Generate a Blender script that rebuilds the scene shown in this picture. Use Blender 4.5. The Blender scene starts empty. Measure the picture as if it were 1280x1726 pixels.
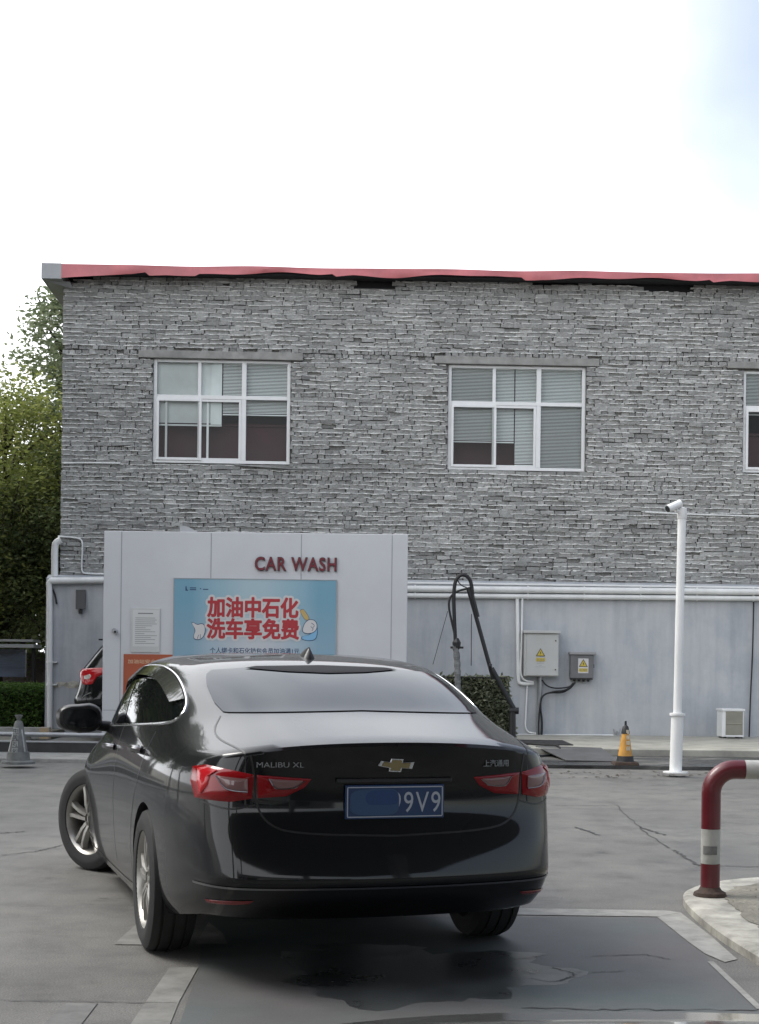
import bpy, bmesh, math, random
import numpy as np
from mathutils import Vector, Matrix
from mathutils.bvhtree import BVHTree
from mathutils.interpolate import poly_3d_calc
rnd = random.Random(7)
R = math.radians
sc = bpy.context.scene
col = sc.collection

# ------------------------------------------------------------------ camera
CAM_H = 1.382
FPX, UC, VH, ROLL = 2500.0, 640.0, 1120.0, R(0.7)
cam = bpy.data.cameras.new('camera')
camo = bpy.data.objects.new('camera', cam); col.objects.link(camo)
cam.sensor_fit = 'VERTICAL'; cam.sensor_height = 36.0
cam.lens = 36.0*FPX/1726.0
cam.shift_y = (VH-863.0)/1726.0
cam.clip_start = 0.05; cam.clip_end = 1500
camo.matrix_world = Matrix.Translation((0, 0, CAM_H)) @ Matrix.Rotation(R(90), 4, 'X') @ Matrix.Rotation(ROLL, 4, 'Z')
sc.camera = camo

# ------------------------------------------------------------------ sky, sun, exposure
SUN_EL, SUN_AZ = R(50), R(-72)          # azimuth measured from +Y towards +X
sun_dir = Vector((math.sin(SUN_AZ)*math.cos(SUN_EL), math.cos(SUN_AZ)*math.cos(SUN_EL), math.sin(SUN_EL)))
world = bpy.data.worlds.new('World'); sc.world = world
world.use_nodes = True
nt = world.node_tree; nt.nodes.clear()
def wn(t, **k):
    n = nt.nodes.new(t)
    for a, b in k.items(): setattr(n, a, b)
    return n
out = wn('ShaderNodeOutputWorld'); bg = wn('ShaderNodeBackground'); bg.inputs['Strength'].default_value = 0.1
sky = wn('ShaderNodeTexSky', sky_type='NISHITA', sun_disc=False, sun_elevation=SUN_EL, sun_rotation=SUN_AZ)
sky.air_density = 1.0; sky.dust_density = 2.0
tc = wn('ShaderNodeTexCoord')
dot = wn('ShaderNodeVectorMath', operation='DOT_PRODUCT'); dot.inputs[1].default_value = sun_dir
nt.links.new(tc.outputs['Generated'], dot.inputs[0])
glow = wn('ShaderNodeMapRange', interpolation_type='SMOOTHSTEP')
glow.inputs['From Min'].default_value = 0.45; glow.inputs['From Max'].default_value = 1.0
glow.inputs['To Min'].default_value = 13.5; glow.inputs['To Max'].default_value = 17.0
nt.links.new(dot.outputs['Value'], glow.inputs['Value'])
ccol = wn('ShaderNodeVectorMath', operation='SCALE'); ccol.inputs[0].default_value = (0.97, 0.99, 1.02)
nt.links.new(glow.outputs[0], ccol.inputs['Scale'])
noi = wn('ShaderNodeTexNoise'); noi.inputs['Scale'].default_value = 3.2; noi.inputs['Detail'].default_value = 5; noi.inputs['Roughness'].default_value = 0.5
nt.links.new(tc.outputs['Generated'], noi.inputs['Vector'])
sep = wn('ShaderNodeSeparateXYZ'); nt.links.new(tc.outputs['Generated'], sep.inputs[0])
bias = wn('ShaderNodeMath', operation='MULTIPLY_ADD'); bias.inputs[1].default_value = -1.3; 
nt.links.new(sep.outputs['X'], bias.inputs[0]); nt.links.new(noi.outputs['Fac'], bias.inputs[2])
bias2 = wn('ShaderNodeMath', operation='MULTIPLY_ADD'); bias2.inputs[1].default_value = -1.0
nt.links.new(sep.outputs['Z'], bias2.inputs[0]); nt.links.new(bias.outputs[0], bias2.inputs[2])
cm = wn('ShaderNodeMapRange', interpolation_type='SMOOTHSTEP')
cm.inputs['From Min'].default_value = -0.40; cm.inputs['From Max'].default_value = 0.40
cm.inputs['To Min'].default_value = 0.20
nt.links.new(bias2.outputs[0], cm.inputs['Value'])
mix = wn('ShaderNodeMix', data_type='RGBA')
nt.links.new(cm.outputs[0], mix.inputs['Factor']); nt.links.new(sky.outputs[0], mix.inputs['A']); nt.links.new(ccol.outputs[0], mix.inputs['B'])
nt.links.new(mix.outputs['Result'], bg.inputs['Color']); nt.links.new(bg.outputs[0], out.inputs['Surface'])

sl = bpy.data.lights.new('sun', 'SUN'); sl.energy = 1.5; sl.angle = R(25); sl.color = (1, .96, .9)
so = bpy.data.objects.new('sun', sl); col.objects.link(so)
so.rotation_euler = (-sun_dir).to_track_quat('-Z', 'Y').to_euler()
sc.view_settings.view_transform = 'Standard'; sc.view_settings.look = 'None'
sc.view_settings.exposure = 0.72; sc.view_settings.gamma = 1.0
sc.cycles.max_bounces = 8; sc.cycles.caustics_reflective = False; sc.cycles.caustics_refractive = False

# ------------------------------------------------------------------ surveying helpers: photo point -> point on a real plane
def ray(u, v):
    a, b = u-UC, v-VH
    return Vector(((a*math.cos(ROLL)+b*math.sin(ROLL))/FPX, 1.0, -(b*math.cos(ROLL)-a*math.sin(ROLL))/FPX))
def on_ground(u, v, z=0.0):
    d = ray(u, v); t = (z-CAM_H)/d.z
    return Vector((d.x*t, t, z))
def at(u, v, Y):
    d = ray(u, v); return Vector((d.x*Y, Y, CAM_H+d.z*Y))
WD, WPSI = 27.0, R(2.0)
def WL(u, v, off=0.0):
    """point of the facade plane (off metres in front of it) in the building's own frame -> (s, z)"""
    d = ray(u, v); c, s = math.cos(WPSI), math.sin(WPSI)
    ox, oy = (0*c + -WD*s), (0*s*-1 + -WD*c)
    dx, dy = d.x*c + d.y*s, -d.x*s + d.y*c
    t = (-off-oy)/dy
    return ox+dx*t, CAM_H+d.z*t

# ------------------------------------------------------------------ materials
MATS = {}
def mat(name, color, rough=.6, metal=0, spec=.5, coat=0, noise=None, bump=None, emis=None, coat_rough=.03):
    """noise=(scale, amount, stretch) varies the base colour; bump=(scale, strength, dist)"""
    if name in MATS: return MATS[name]
    m = bpy.data.materials.new(name); m.use_nodes = True
    t = m.node_tree; b = t.nodes['Principled BSDF']
    b.inputs['Base Color'].default_value = (*color, 1)
    b.inputs['Roughness'].default_value = rough; b.inputs['Metallic'].default_value = metal
    b.inputs['Specular IOR Level'].default_value = spec; b.inputs['Coat Weight'].default_value = coat
    b.inputs['Coat Roughness'].default_value = coat_rough
    tcn = t.nodes.new('ShaderNodeTexCoord')
    if noise:
        mp = t.nodes.new('ShaderNodeMapping'); mp.inputs['Scale'].default_value = noise[2] if len(noise) > 2 else (1, 1, 1)
        t.links.new(tcn.outputs['Object'], mp.inputs[0])
        n = t.nodes.new('ShaderNodeTexNoise'); n.inputs['Scale'].default_value = noise[0]; n.inputs['Detail'].default_value = 6; n.inputs['Roughness'].default_value = .62
        t.links.new(mp.outputs[0], n.inputs['Vector'])
        r = t.nodes.new('ShaderNodeMapRange'); r.inputs['From Min'].default_value = .3; r.inputs['From Max'].default_value = .7
        r.inputs['To Min'].default_value = 1-noise[1]; r.inputs['To Max'].default_value = 1+noise[1]
        t.links.new(n.outputs['Fac'], r.inputs[0])
        s = t.nodes.new('ShaderNodeVectorMath'); s.operation = 'SCALE'; s.inputs[0].default_value = color
        t.links.new(r.outputs[0], s.inputs['Scale']); t.links.new(s.outputs[0], b.inputs['Base Color'])
        rr = t.nodes.new('ShaderNodeMapRange'); rr.inputs['To Min'].default_value = max(0, rough-.12); rr.inputs['To Max'].default_value = min(1, rough+.12)
        t.links.new(n.outputs['Fac'], rr.inputs[0]); t.links.new(rr.outputs[0], b.inputs['Roughness'])
    if bump:
        n = t.nodes.new('ShaderNodeTexNoise'); n.inputs['Scale'].default_value = bump[0]; n.inputs['Detail'].default_value = 5
        t.links.new(tcn.outputs['Object'], n.inputs['Vector'])
        bp = t.nodes.new('ShaderNodeBump'); bp.inputs['Strength'].default_value = bump[1]; bp.inputs['Distance'].default_value = bump[2]
        t.links.new(n.outputs['Fac'], bp.inputs['Height']); t.links.new(bp.outputs[0], b.inputs['Normal'])
    if emis:
        b.inputs['Emission Color'].default_value = (*emis[:3], 1); b.inputs['Emission Strength'].default_value = emis[3]
    MATS[name] = m
    return m
def N(m, t): return m.node_tree.nodes.new(t)
def L(m, a, b): m.node_tree.links.new(a, b)
def ramp(m, fac, stops):
    r = N(m, 'ShaderNodeValToRGB'); e = r.color_ramp.elements
    while len(e) < len(stops): e.new(.5)
    for el, (p, c) in zip(e, stops): el.position = p; el.color = (*c, 1) if len(c) == 3 else c
    L(m, fac, r.inputs[0]); return r
def noise_node(m, scale, detail=5, rough=.6, stretch=None, coord='Object', dist=0):
    tcn = N(m, 'ShaderNodeTexCoord'); n = N(m, 'ShaderNodeTexNoise')
    n.inputs['Scale'].default_value = scale; n.inputs['Detail'].default_value = detail; n.inputs['Roughness'].default_value = rough; n.inputs['Distortion'].default_value = dist
    if stretch:
        mp = N(m, 'ShaderNodeMapping'); mp.inputs['Scale'].default_value = stretch
        L(m, tcn.outputs[coord], mp.inputs[0]); L(m, mp.outputs[0], n.inputs['Vector'])
    else: L(m, tcn.outputs[coord], n.inputs['Vector'])
    return n
def mixc(m, fac, a, b, mode='MIX'):
    x = N(m, 'ShaderNodeMix'); x.data_type = 'RGBA'; x.blend_type = mode
    for s, v in (('Factor', fac), ('A', a), ('B', b)):
        if hasattr(v, 'links'): L(m, v, x.inputs[s])
        elif s == 'Factor': x.inputs[s].default_value = v
        else: x.inputs[s].default_value = (*v, 1)
    return x.outputs['Result']

def m_brick():
    m = mat('grey_brick', (.23, .235, .235), .9, bump=(38, .7, .02)); b = m.node_tree.nodes['Principled BSDF']; b.inputs['Specular IOR Level'].default_value = .2
    at_ = N(m, 'ShaderNodeAttribute'); at_.attribute_name = 'tint'
    n1 = noise_node(m, 22, 6, .7); n2 = noise_node(m, .55, 4, .6)
    c = ramp(m, at_.outputs['Fac'], [(0, (.15, .15, .148)), (.5, (.315, .314, .308)), (.75, (.40, .398, .39)), (1, (.70, .695, .675))])
    c2 = mixc(m, n1.outputs['Fac'], (.55, .55, .55), (1.5, 1.5, 1.48)); c3 = mixc(m, n2.outputs['Fac'], (.66, .66, .66), (1.32, 1.32, 1.31))
    o = mixc(m, 1.0, c.outputs[0], c2, 'MULTIPLY'); o = mixc(m, 1.0, o, c3, 'MULTIPLY')
    L(m, o, b.inputs['Base Color']); return m
def m_plaster():
    m = mat('white_wash_plaster', (.42, .43, .44), .75, bump=(9, .25, .02)); b = m.node_tree.nodes['Principled BSDF']
    s1 = noise_node(m, 3.0, 5, .6, (1.6, 1, .12)); s2 = noise_node(m, .8, 5, .65); s3 = noise_node(m, 14, 4, .6, (1, 1, .5))
    c = ramp(m, s1.outputs['Fac'], [(.30, (.36, .375, .40)), (.47, (.45, .465, .485)), (.66, (.51, .52, .53))])
    c2 = ramp(m, s2.outputs['Fac'], [(.34, (.78, .81, .84)), (.52, (1, 1, 1)), (.68, (1.10, 1.09, 1.06))])
    o = mixc(m, 1, c.outputs[0], c2.outputs[0], 'MULTIPLY')
    o = mixc(m, .25, o, mixc(m, s3.outputs['Fac'], (.3, .32, .34), (.55, .56, .57)))
    L(m, o, b.inputs['Base Color']); return m
def m_asphalt():
    m = mat('worn_asphalt', (.13, .13, .127), .8); b = m.node_tree.nodes['Principled BSDF']; b.inputs['Specular IOR Level'].default_value = .35
    n1 = noise_node(m, .35, 6, .6); n2 = noise_node(m, 2.6, 6, .65); n3 = noise_node(m, 120, 3, .7); n4 = noise_node(m, .9, 5, .55, (1, .35, 1))
    c = ramp(m, n1.outputs['Fac'], [(.3, (.128, .125, .118)), (.5, (.160, .156, .146)), (.7, (.192, .187, .172))])
    c2 = ramp(m, n2.outputs['Fac'], [(.28, (.66, .66, .67)), (.5, (1, 1, 1)), (.72, (1.2, 1.19, 1.16))])
    c3 = ramp(m, n3.outputs['Fac'], [(.33, (.5, .5, .5)), (.52, (1, 1, 1)), (.72, (1.6, 1.58, 1.54))])
    o = mixc(m, 1, c.outputs[0], c2.outputs[0], 'MULTIPLY'); o = mixc(m, .8, o, c3.outputs[0], 'MULTIPLY')
    n5 = noise_node(m, 1.7, 4, .7, dist=.4); c5 = ramp(m, n5.outputs['Fac'], [(.27, (.52, .52, .53)), (.34, (.86, .86, .86)), (.42, (1, 1, 1))]); o = mixc(m, 1, o, c5.outputs[0], 'MULTIPLY')
    L(m, o, b.inputs['Base Color'])
    rr = ramp(m, n4.outputs['Fac'], [(.36, (.42, .42, .42)), (.52, (.72, .72, .72))]); L(m, rr.outputs[0], b.inputs['Roughness'])
    bp = N(m, 'ShaderNodeBump'); bp.inputs['Strength'].default_value = .35; bp.inputs['Distance'].default_value = .006
    L(m, n3.outputs['Fac'], bp.inputs['Height']); L(m, bp.outputs[0], b.inputs['Normal']); return m
def m_leaf(name, dark, lite, warm):
    m = mat(name, lite, .6); b = m.node_tree.nodes['Principled BSDF']; b.inputs['Specular IOR Level'].default_value = .3
    g = N(m, 'ShaderNodeAttribute'); g.attribute_name = 'tint'
    c = ramp(m, g.outputs['Fac'], [(0, dark), (.55, lite), (1, warm)])
    L(m, c.outputs[0], b.inputs['Base Color'])
    tr = N(m, 'ShaderNodeBsdfTranslucent'); L(m, c.outputs[0], tr.inputs['Color'])
    ms = N(m, 'ShaderNodeMixShader'); ms.inputs[0].default_value = .45
    L(m, b.outputs[0], ms.inputs[1]); L(m, tr.outputs[0], ms.inputs[2])
    L(m, ms.outputs[0], m.node_tree.nodes['Material Output'].inputs['Surface']); return m
def m_glass():
    m = mat('window_glass', (.8, .85, .85), .02); t = m.node_tree
    tr = N(m, 'ShaderNodeBsdfTransparent'); tr.inputs[0].default_value = (.90, .93, .92, 1)
    gl = N(m, 'ShaderNodeBsdfGlossy'); gl.inputs['Roughness'].default_value = .02
    fr = N(m, 'ShaderNodeFresnel'); fr.inputs[0].default_value = 1.33
    n = noise_node(m, 1.2, 2, .5); bp = N(m, 'ShaderNodeBump'); bp.inputs['Strength'].default_value = .08; bp.inputs['Distance'].default_value = .05
    L(m, n.outputs['Fac'], bp.inputs['Height']); L(m, bp.outputs[0], gl.inputs['Normal'])
    ms = N(m, 'ShaderNodeMixShader'); L(m, fr.outputs[0], ms.inputs[0]); L(m, tr.outputs[0], ms.inputs[1]); L(m, gl.outputs[0], ms.inputs[2])
    L(m, ms.outputs[0], t.nodes['Material Output'].inputs['Surface']); return m
def m_wet():
    m = mat('wet_concrete', (.09, .09, .088), .5, bump=(14, .35, .02)); b = m.node_tree.nodes['Principled BSDF']
    n1 = noise_node(m, 1.3, 6, .65, (.5, 1.6, 1), dist=.6); n2 = noise_node(m, 30, 4, .7)
    c = ramp(m, n1.outputs['Fac'], [(.40, (.016, .016, .016)), (.52, (.04, .04, .039)), (.60, (.12, .118, .11)), (.68, (.26, .255, .235))])
    c2 = mixc(m, n2.outputs['Fac'], (.6, .6, .6), (1.4, 1.4, 1.36))
    L(m, mixc(m, 1, c.outputs[0], c2, 'MULTIPLY'), b.inputs['Base Color'])
    rr = ramp(m, n1.outputs['Fac'], [(.4, (.16, .16, .16)), (.58, (.75, .75, .75))]); L(m, rr.outputs[0], b.inputs['Roughness']); return m
def m_poster():
    m = mat('poster_blue', (.2, .4, .5), .45); b = m.node_tree.nodes['Principled BSDF']
    tcn = N(m, 'ShaderNodeTexCoord'); sp = N(m, 'ShaderNodeSeparateXYZ'); L(m, tcn.outputs['Object'], sp.inputs[0])
    v = N(m, 'ShaderNodeMath'); v.operation = 'ABSOLUTE'; L(m, sp.outputs['X'], v.inputs[0])
    c1 = ramp(m, v.outputs[0], [(.15, (.50, .545, .57)), (.75, (.33, .45, .52)), (1, (.22, .37, .46))])
    mr = N(m, 'ShaderNodeMapRange'); mr.inputs['From Min'].default_value = 0; mr.inputs['From Max'].default_value = 1.4; L(m, sp.outputs['Z'], mr.inputs[0])
    c2 = ramp(m, mr.outputs[0], [(.0, (.9, 1, 1.05)), (.5, (1.05, 1, 1)), (1, (.75, .92, .96))])
    L(m, mixc(m, 1, c1.outputs[0], c2.outputs[0], 'MULTIPLY'), b.inputs['Base Color']); return m

BRICK = m_brick(); PLASTER = m_plaster(); ASPHALT = m_asphalt(); GLASS = m_glass(); WET = m_wet(); POSTER = m_poster()
CONC = mat('pale_concrete', (.34, .33, .285), .85, noise=(2.2, .28), bump=(40, .3, .01))
KERBC = mat('kerb_concrete', (.28, .275, .255), .85, noise=(4, .3), bump=(30, .4, .01))
BLACKK = mat('dark_kerb', (.035, .035, .035), .7, noise=(5, .4))
PVC = mat('white_pvc', (.78, .785, .78), .35, noise=(3, .06))
PIPEW = mat('white_pipe', (.76, .765, .75), .4, noise=(2.5, .12, (1, 1, .4)))
PAINT = mat('worn_road_paint', (.29, .285, .262), .75, noise=(7, .3), bump=(90, .4, .004))
PAINTF = mat('faded_road_paint', (.155, .153, .147), .78, noise=(9, .3))
CRACK = mat('crack_tar', (.05, .05, .048), .7)
LINTEL = mat('lintel_concrete', (.29, .285, .27), .9, noise=(5, .25), bump=(30, .4, .015))
REDM = mat('red_sheet_metal', (.52, .155, .165), .42, noise=(1.8, .2), spec=.5)
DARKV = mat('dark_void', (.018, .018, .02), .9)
GREYM = mat('grey_sheet_metal', (.36, .37, .38), .45, noise=(3, .12))
PANEL = mat('white_panel_coating', (.57, .575, .59), .35, noise=(.7, .06))
PSEAM = mat('panel_seam', (.30, .31, .33), .6)
BLACKR = mat('black_rubber', (.016, .016, .017), .6, noise=(12, .3))
BLACKP = mat('black_plastic', (.014, .014, .015), .38)
BLIND = mat('blind_slats', (.82, .84, .83), .55)
BLIND2 = mat('roller_blind', (.74, .77, .76), .7, noise=(2, .1))
MAROON = mat('maroon_board', (.045, .004, .009), .6, noise=(1.2, .3))
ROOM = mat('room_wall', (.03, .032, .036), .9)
BODY = mat('black_car_paint', (.0045, .005, .0062), .4, metal=.0, coat=.85, spec=.08, coat_rough=.05)
CARGLASS = mat('dark_car_glass', (.006, .007, .008), .04, spec=.5)
TINTG = mat('rear_glass_sky_tint', (.007, .010, .015), .05, spec=.22); TINTG.node_tree.nodes['Principled BSDF'].inputs['Specular Tint'].default_value = (.62, .80, 1, 1)  # blue of the mirrored sky put into the rear glass tint
CHROME = mat('chrome', (.72, .73, .74), .16, metal=1)
DCHROME = mat('dark_chrome', (.25, .25, .26), .25, metal=1)
GOLD = mat('gold_badge', (.24, .19, .10), .3, metal=.8)
ALLOY = mat('alloy_wheel', (.37, .36, .335), .36, metal=.75, noise=(6, .12))
TYRE = mat('tyre_rubber', (.016, .016, .016), .75, noise=(9, .35), bump=(60, .3, .003))
REDL = mat('red_lens', (.24, .004, .007), .12, coat=.45, spec=.3)
REDB = mat('bright_red_lens', (.48, .014, .02), .14, coat=.5, spec=.3)
CLEARL = mat('clear_lens', (.20, .10, .10), .15, coat=1.0)
REFLD = mat('dim_reflector', (.16, .012, .014), .25, coat=.5)
PLATEB = mat('plate_blue', (.012, .042, .125), .4, coat=.3)
PLATEC = mat('plate_smudge', (.030, .075, .17), .5)
PLATEC2 = mat('plate_smudge_blue', (.016, .052, .16), .5)
PLATEW = mat('plate_white', (.42, .46, .52), .4)
SILVERT = mat('silver_lettering', (.28, .29, .30), .3, metal=.7)
REDT = mat('red_letter_face', (.15, .012, .022), .4)
DRED = mat('dark_letter_side', (.035, .018, .022), .5)
PRED = mat('poster_red', (.40, .028, .035), .5)
PWHITE = mat('poster_white', (.60, .58, .57), .55)
PNAVY = mat('poster_navy', (.02, .055, .13), .5)
PYEL = mat('poster_tan', (.50, .36, .13), .5)
PLBLUE = mat('poster_sky', (.20, .42, .62), .5)
PAPER = mat('notice_paper', (.52, .52, .50), .6, noise=(3, .08))
INK = mat('grey_ink', (.20, .20, .20), .7)
ORANGEP = mat('orange_poster', (.37, .085, .035), .5, noise=(1.5, .15))
BOXL = mat('light_grey_enamel', (.50, .50, .48), .4, noise=(2, .06))
BOXD = mat('dark_grey_enamel', (.15, .15, .155), .45, noise=(4, .15))
YEL = mat('warning_yellow', (.55, .42, .06), .5)
CONEO = mat('orange_cone', (.52, .26, .045), .5, noise=(9, .25))
CONEG = mat('dusty_grey_cone', (.14, .145, .14), .7, noise=(9, .35))
CONEGL = mat('worn_reflective_tape', (.34, .35, .34), .6, noise=(14, .3))
BOLR = mat('red_bollard_paint', (.11, .010, .015), .38, noise=(5, .18), coat=.3)
BOLW = mat('white_bollard_paint', (.42, .42, .39), .45, noise=(7, .2))
RUST = mat('rusty_steel', (.055, .034, .024), .85, noise=(18, .5), bump=(50, .5, .01))
DIRT = mat('dusty_soil', (.20, .19, .155), .95, noise=(3.5, .35), bump=(25, .8, .03))
WKERB = mat('white_kerb_paint', (.33, .32, .28), .85, noise=(6, .45), bump=(40, .4, .01))
STEEL = mat('steel_plate', (.13, .13, .13), .4, metal=.4, noise=(4, .3))
GRILLE = mat('beige_grille', (.33, .32, .26), .6, noise=(4, .12))
GALV = mat('galvanised', (.34, .35, .36), .4, metal=.5, noise=(6, .15))
BARK = mat('tree_bark', (.055, .045, .035), .95, noise=(6, .35, (1, 1, .2)), bump=(20, .8, .03))
LEAF_A = m_leaf('leaf_yellow_green', (.095, .125, .03), (.28, .32, .09), (.50, .50, .19))
LEAF_B = m_leaf('leaf_grey_green', (.10, .135, .07), (.21, .25, .14), (.34, .37, .24))
LEAF_D = m_leaf('leaf_dark_green', (.045, .065, .028), (.115, .15, .06), (.21, .24, .10))
LEAF_H = m_leaf('hedge_leaf', (.03, .065, .014), (.075, .14, .03), (.17, .27, .06))
LEAF_S = m_leaf('screen_leaf', (.07, .09, .055), (.19, .21, .13), (.50, .50, .38))
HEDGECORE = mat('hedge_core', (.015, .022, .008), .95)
SILVERC = mat('pale_car_paint', (.46, .45, .41), .3, coat=1.0)

# ------------------------------------------------------------------ mesh builder
class MB:
    def __init__(s): s.v = []; s.f = []; s.m = []; s.t = []
    def add(s, vs, fs, mi=0, tint=None):
        o = len(s.v); s.v += [tuple(p) for p in vs]
        for f in fs: s.f.append(tuple(i+o for i in f)); s.m.append(mi); s.t.append(tint if tint is not None else .5)
        return s
    def box(s, x0, x1, y0, y1, z0, z1, mi=0, tint=None):
        return s.add([(x0,y0,z0),(x1,y0,z0),(x1,y1,z0),(x0,y1,z0),(x0,y0,z1),(x1,y0,z1),(x1,y1,z1),(x0,y1,z1)],
            [(0,3,2,1),(4,5,6,7),(0,1,5,4),(1,2,6,5),(2,3,7,6),(3,0,4,7)], mi, tint)
    def tube(s, pts, r, n=10, mi=0, caps=True):
        pts = [Vector(p) for p in pts]; rs = r if isinstance(r, (list, tuple)) else [r]*len(pts)
        up = None; rings = []
        for i, p in enumerate(pts):
            a = pts[max(i-1, 0)]; b = pts[min(i+1, len(pts)-1)]; d = (b-a).normalized()
            if up is None: up = d.orthogonal().normalized()
            else: up = (up - d*up.dot(d)).normalized()
            w = d.cross(up); rings.append([p+(up*math.cos(2*math.pi*k/n)+w*math.sin(2*math.pi*k/n))*rs[i] for k in range(n)])
        vs = [q for rg in rings for q in rg]; fs = []
        for i in range(len(pts)-1):
            for k in range(n): fs.append((i*n+k, i*n+(k+1) % n, (i+1)*n+(k+1) % n, (i+1)*n+k))
        if caps: fs.append(tuple(range(n-1, -1, -1))); fs.append(tuple((len(pts)-1)*n+k for k in range(n)))
        return s.add(vs, fs, mi)
    def lathe(s, prof, n=32, axis='z', c=(0,0,0), mi=0, closed=False):
        vs = []; c = Vector(c)
        for (r, h) in prof:
            for k in range(n):
                a = 2*math.pi*k/n; p = (r*math.cos(a), r*math.sin(a), h) if axis == 'z' else (r*math.cos(a), h, r*math.sin(a)) if axis == 'y' else (h, r*math.cos(a), r*math.sin(a))
                vs.append(c+Vector(p))
        fs = []; m = len(prof)
        for i in range(m if closed else m-1):
            j = (i+1) % m
            for k in range(n):
                q = (i*n+k, i*n+(k+1) % n, j*n+(k+1) % n, j*n+k); fs.append(q if axis != 'y' else q[::-1])
        return s.add(vs, fs, mi)
    def prism(s, poly, fa, fb, mi=0):
        """poly: 2-D outline; fa/fb map a 2-D point to the two 3-D caps"""
        n = len(poly); vs = [fa(*p) for p in poly]+[fb(*p) for p in poly]
        fs = [tuple(range(n)), tuple(range(2*n-1, n-1, -1))]+[(i, n+i, n+(i+1) % n, (i+1) % n) for i in range(n)]
        return s.add(vs, fs, mi)
    def build(s, name, mats, parent=None, smooth=False, bevel=0, tint=False, seg=2):
        me = bpy.data.meshes.new(name); me.from_pydata(s.v, [], s.f); me.update()
        if not isinstance(mats, (list, tuple)): mats = [mats]
        for m in mats: me.materials.append(m)
        if len(mats) > 1: me.polygons.foreach_set('material_index', s.m)
        if tint:
            a = me.attributes.new('tint', 'FLOAT', 'FACE'); a.data.foreach_set('value', s.t)
        if not tint:
            bm = bmesh.new(); bm.from_mesh(me)
            bmesh.ops.recalc_face_normals(bm, faces=bm.faces)
            if bevel:
                es = [e for e in bm.edges if len(e.link_faces) == 2 and e.calc_face_angle(0) > .6]
                bmesh.ops.bevel(bm, geom=es, offset=bevel, segments=seg, affect='EDGES', profile=.6, clamp_overlap=True)
            bm.to_mesh(me); bm.free()
        if smooth:
            me.polygons.foreach_set('use_smooth', [True]*len(me.polygons))
            if smooth != 'all': me.set_sharp_from_angle(angle=R(38))
        return link(name, me, parent)
def link(name, me, parent=None):
    o = bpy.data.objects.new(name, me); col.objects.link(o)
    if parent: o.parent = parent
    return o
def empty(name, loc=(0,0,0), rz=0, label=None, cat=None, group=None, parent=None):
    o = bpy.data.objects.new(name, None); col.objects.link(o); o.location = loc; o.rotation_euler = (0, 0, rz); o.empty_display_size = .2
    if parent: o.parent = parent
    tag(o, label, cat, group); return o
def tag(o, label=None, cat=None, group=None, kind=None):
    if label: o['label'] = label
    if cat: o['category'] = cat
    if group: o['group'] = group
    if kind: o['kind'] = kind
    return o
def structure(o): o['kind'] = 'structure'; return o
def text_mesh(body, size, extrude=0, offset=0, shear=0, space=1.0, align='CENTER'):
    cu = bpy.data.curves.new('lettering', 'FONT'); cu.body = body; cu.size = size; cu.extrude = extrude; cu.offset = offset
    cu.align_x = align; cu.align_y = 'CENTER'; cu.space_character = space; cu.resolution_u = 4
    o = bpy.data.objects.new('lettering', cu); col.objects.link(o)
    dg = bpy.context.evaluated_depsgraph_get(); me = bpy.data.meshes.new_from_object(o.evaluated_get(dg))
    bpy.data.objects.remove(o); bpy.data.curves.remove(cu)
    return me
def text_obj(name, body, size, m, parent, mtx, width=None, height=None, **k):
    """lettering in the local XY plane, mtx places it; width/height fit the outline"""
    me = text_mesh(body, size, **k); me.materials.clear(); me.materials.append(m)
    co = np.empty(len(me.vertices)*3); me.vertices.foreach_get('co', co); co = co.reshape(-1, 3)
    lo, hi = co.min(0), co.max(0); c = (lo+hi)/2; c[2] = 0; co -= c
    if width: co[:, 0] *= width/(hi[0]-lo[0])
    if height: co[:, 1] *= height/(hi[1]-lo[1])
    me.vertices.foreach_set('co', co.ravel()); me.transform(mtx); me.update()
    return link(name, me, parent)
FACE = Matrix.Rotation(R(90), 4, 'X')      # XY text -> stands up, facing -Y
def resample(pts, n, closed=False):
    pts = [Vector(p) for p in pts]
    if closed: pts = pts+[pts[0]]
    d = [0]
    for a, b in zip(pts, pts[1:]): d.append(d[-1]+(b-a).length)
    o = []
    for i in range(n):
        t = d[-1]*i/(n if closed else n-1); j = max(k for k in range(len(d)) if d[k] <= t+1e-9); j = min(j, len(pts)-2)
        o.append(pts[j].lerp(pts[j+1], (t-d[j])/max(1e-9, d[j+1]-d[j])))
    return o
def smooth_path(pts, n=40, it=2):
    for _ in range(it):
        q = [Vector(pts[0])]
        for a, b in zip(pts, pts[1:]):
            a, b = Vector(a), Vector(b); q += [a.lerp(b, .25), a.lerp(b, .75)]
        q.append(Vector(pts[-1])); pts = q
    return resample(pts, n)

# ================================================================== ground
def ground_poly(mb, pts, z, mi=0):
    vs = [on_ground(u, v) for u, v in pts]; vs = [(p.x, p.y, z) for p in vs]
    n = len(vs); a = sum(vs[i][0]*vs[(i+1) % n][1]-vs[(i+1) % n][0]*vs[i][1] for i in range(n))
    mb.add(vs, [tuple(range(n)) if a > 0 else tuple(range(n-1, -1, -1))], mi)
def ground_line(mb, pts, w, z, mi=0, jit=.0, n=24):
    P = [on_ground(u, v) for u, v in pts]; P = resample(P, n)
    if jit: P = [p+Vector((rnd.uniform(-jit, jit), rnd.uniform(-jit, jit), 0)) for p in P]
    vs = []
    for i, p in enumerate(P):
        d = (P[min(i+1, n-1)]-P[max(i-1, 0)]).normalized(); q = Vector((-d.y, d.x, 0)); ww = w*(rnd.uniform(.4, 1.2) if jit else 1)*.5
        vs += [(p.x+q.x*ww, p.y+q.y*ww, z), (p.x-q.x*ww, p.y-q.y*ww, z)]
    mb.add(vs, [(2*i, 2*i+1, 2*i+3, 2*i+2) for i in range(n-1)], mi)
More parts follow.
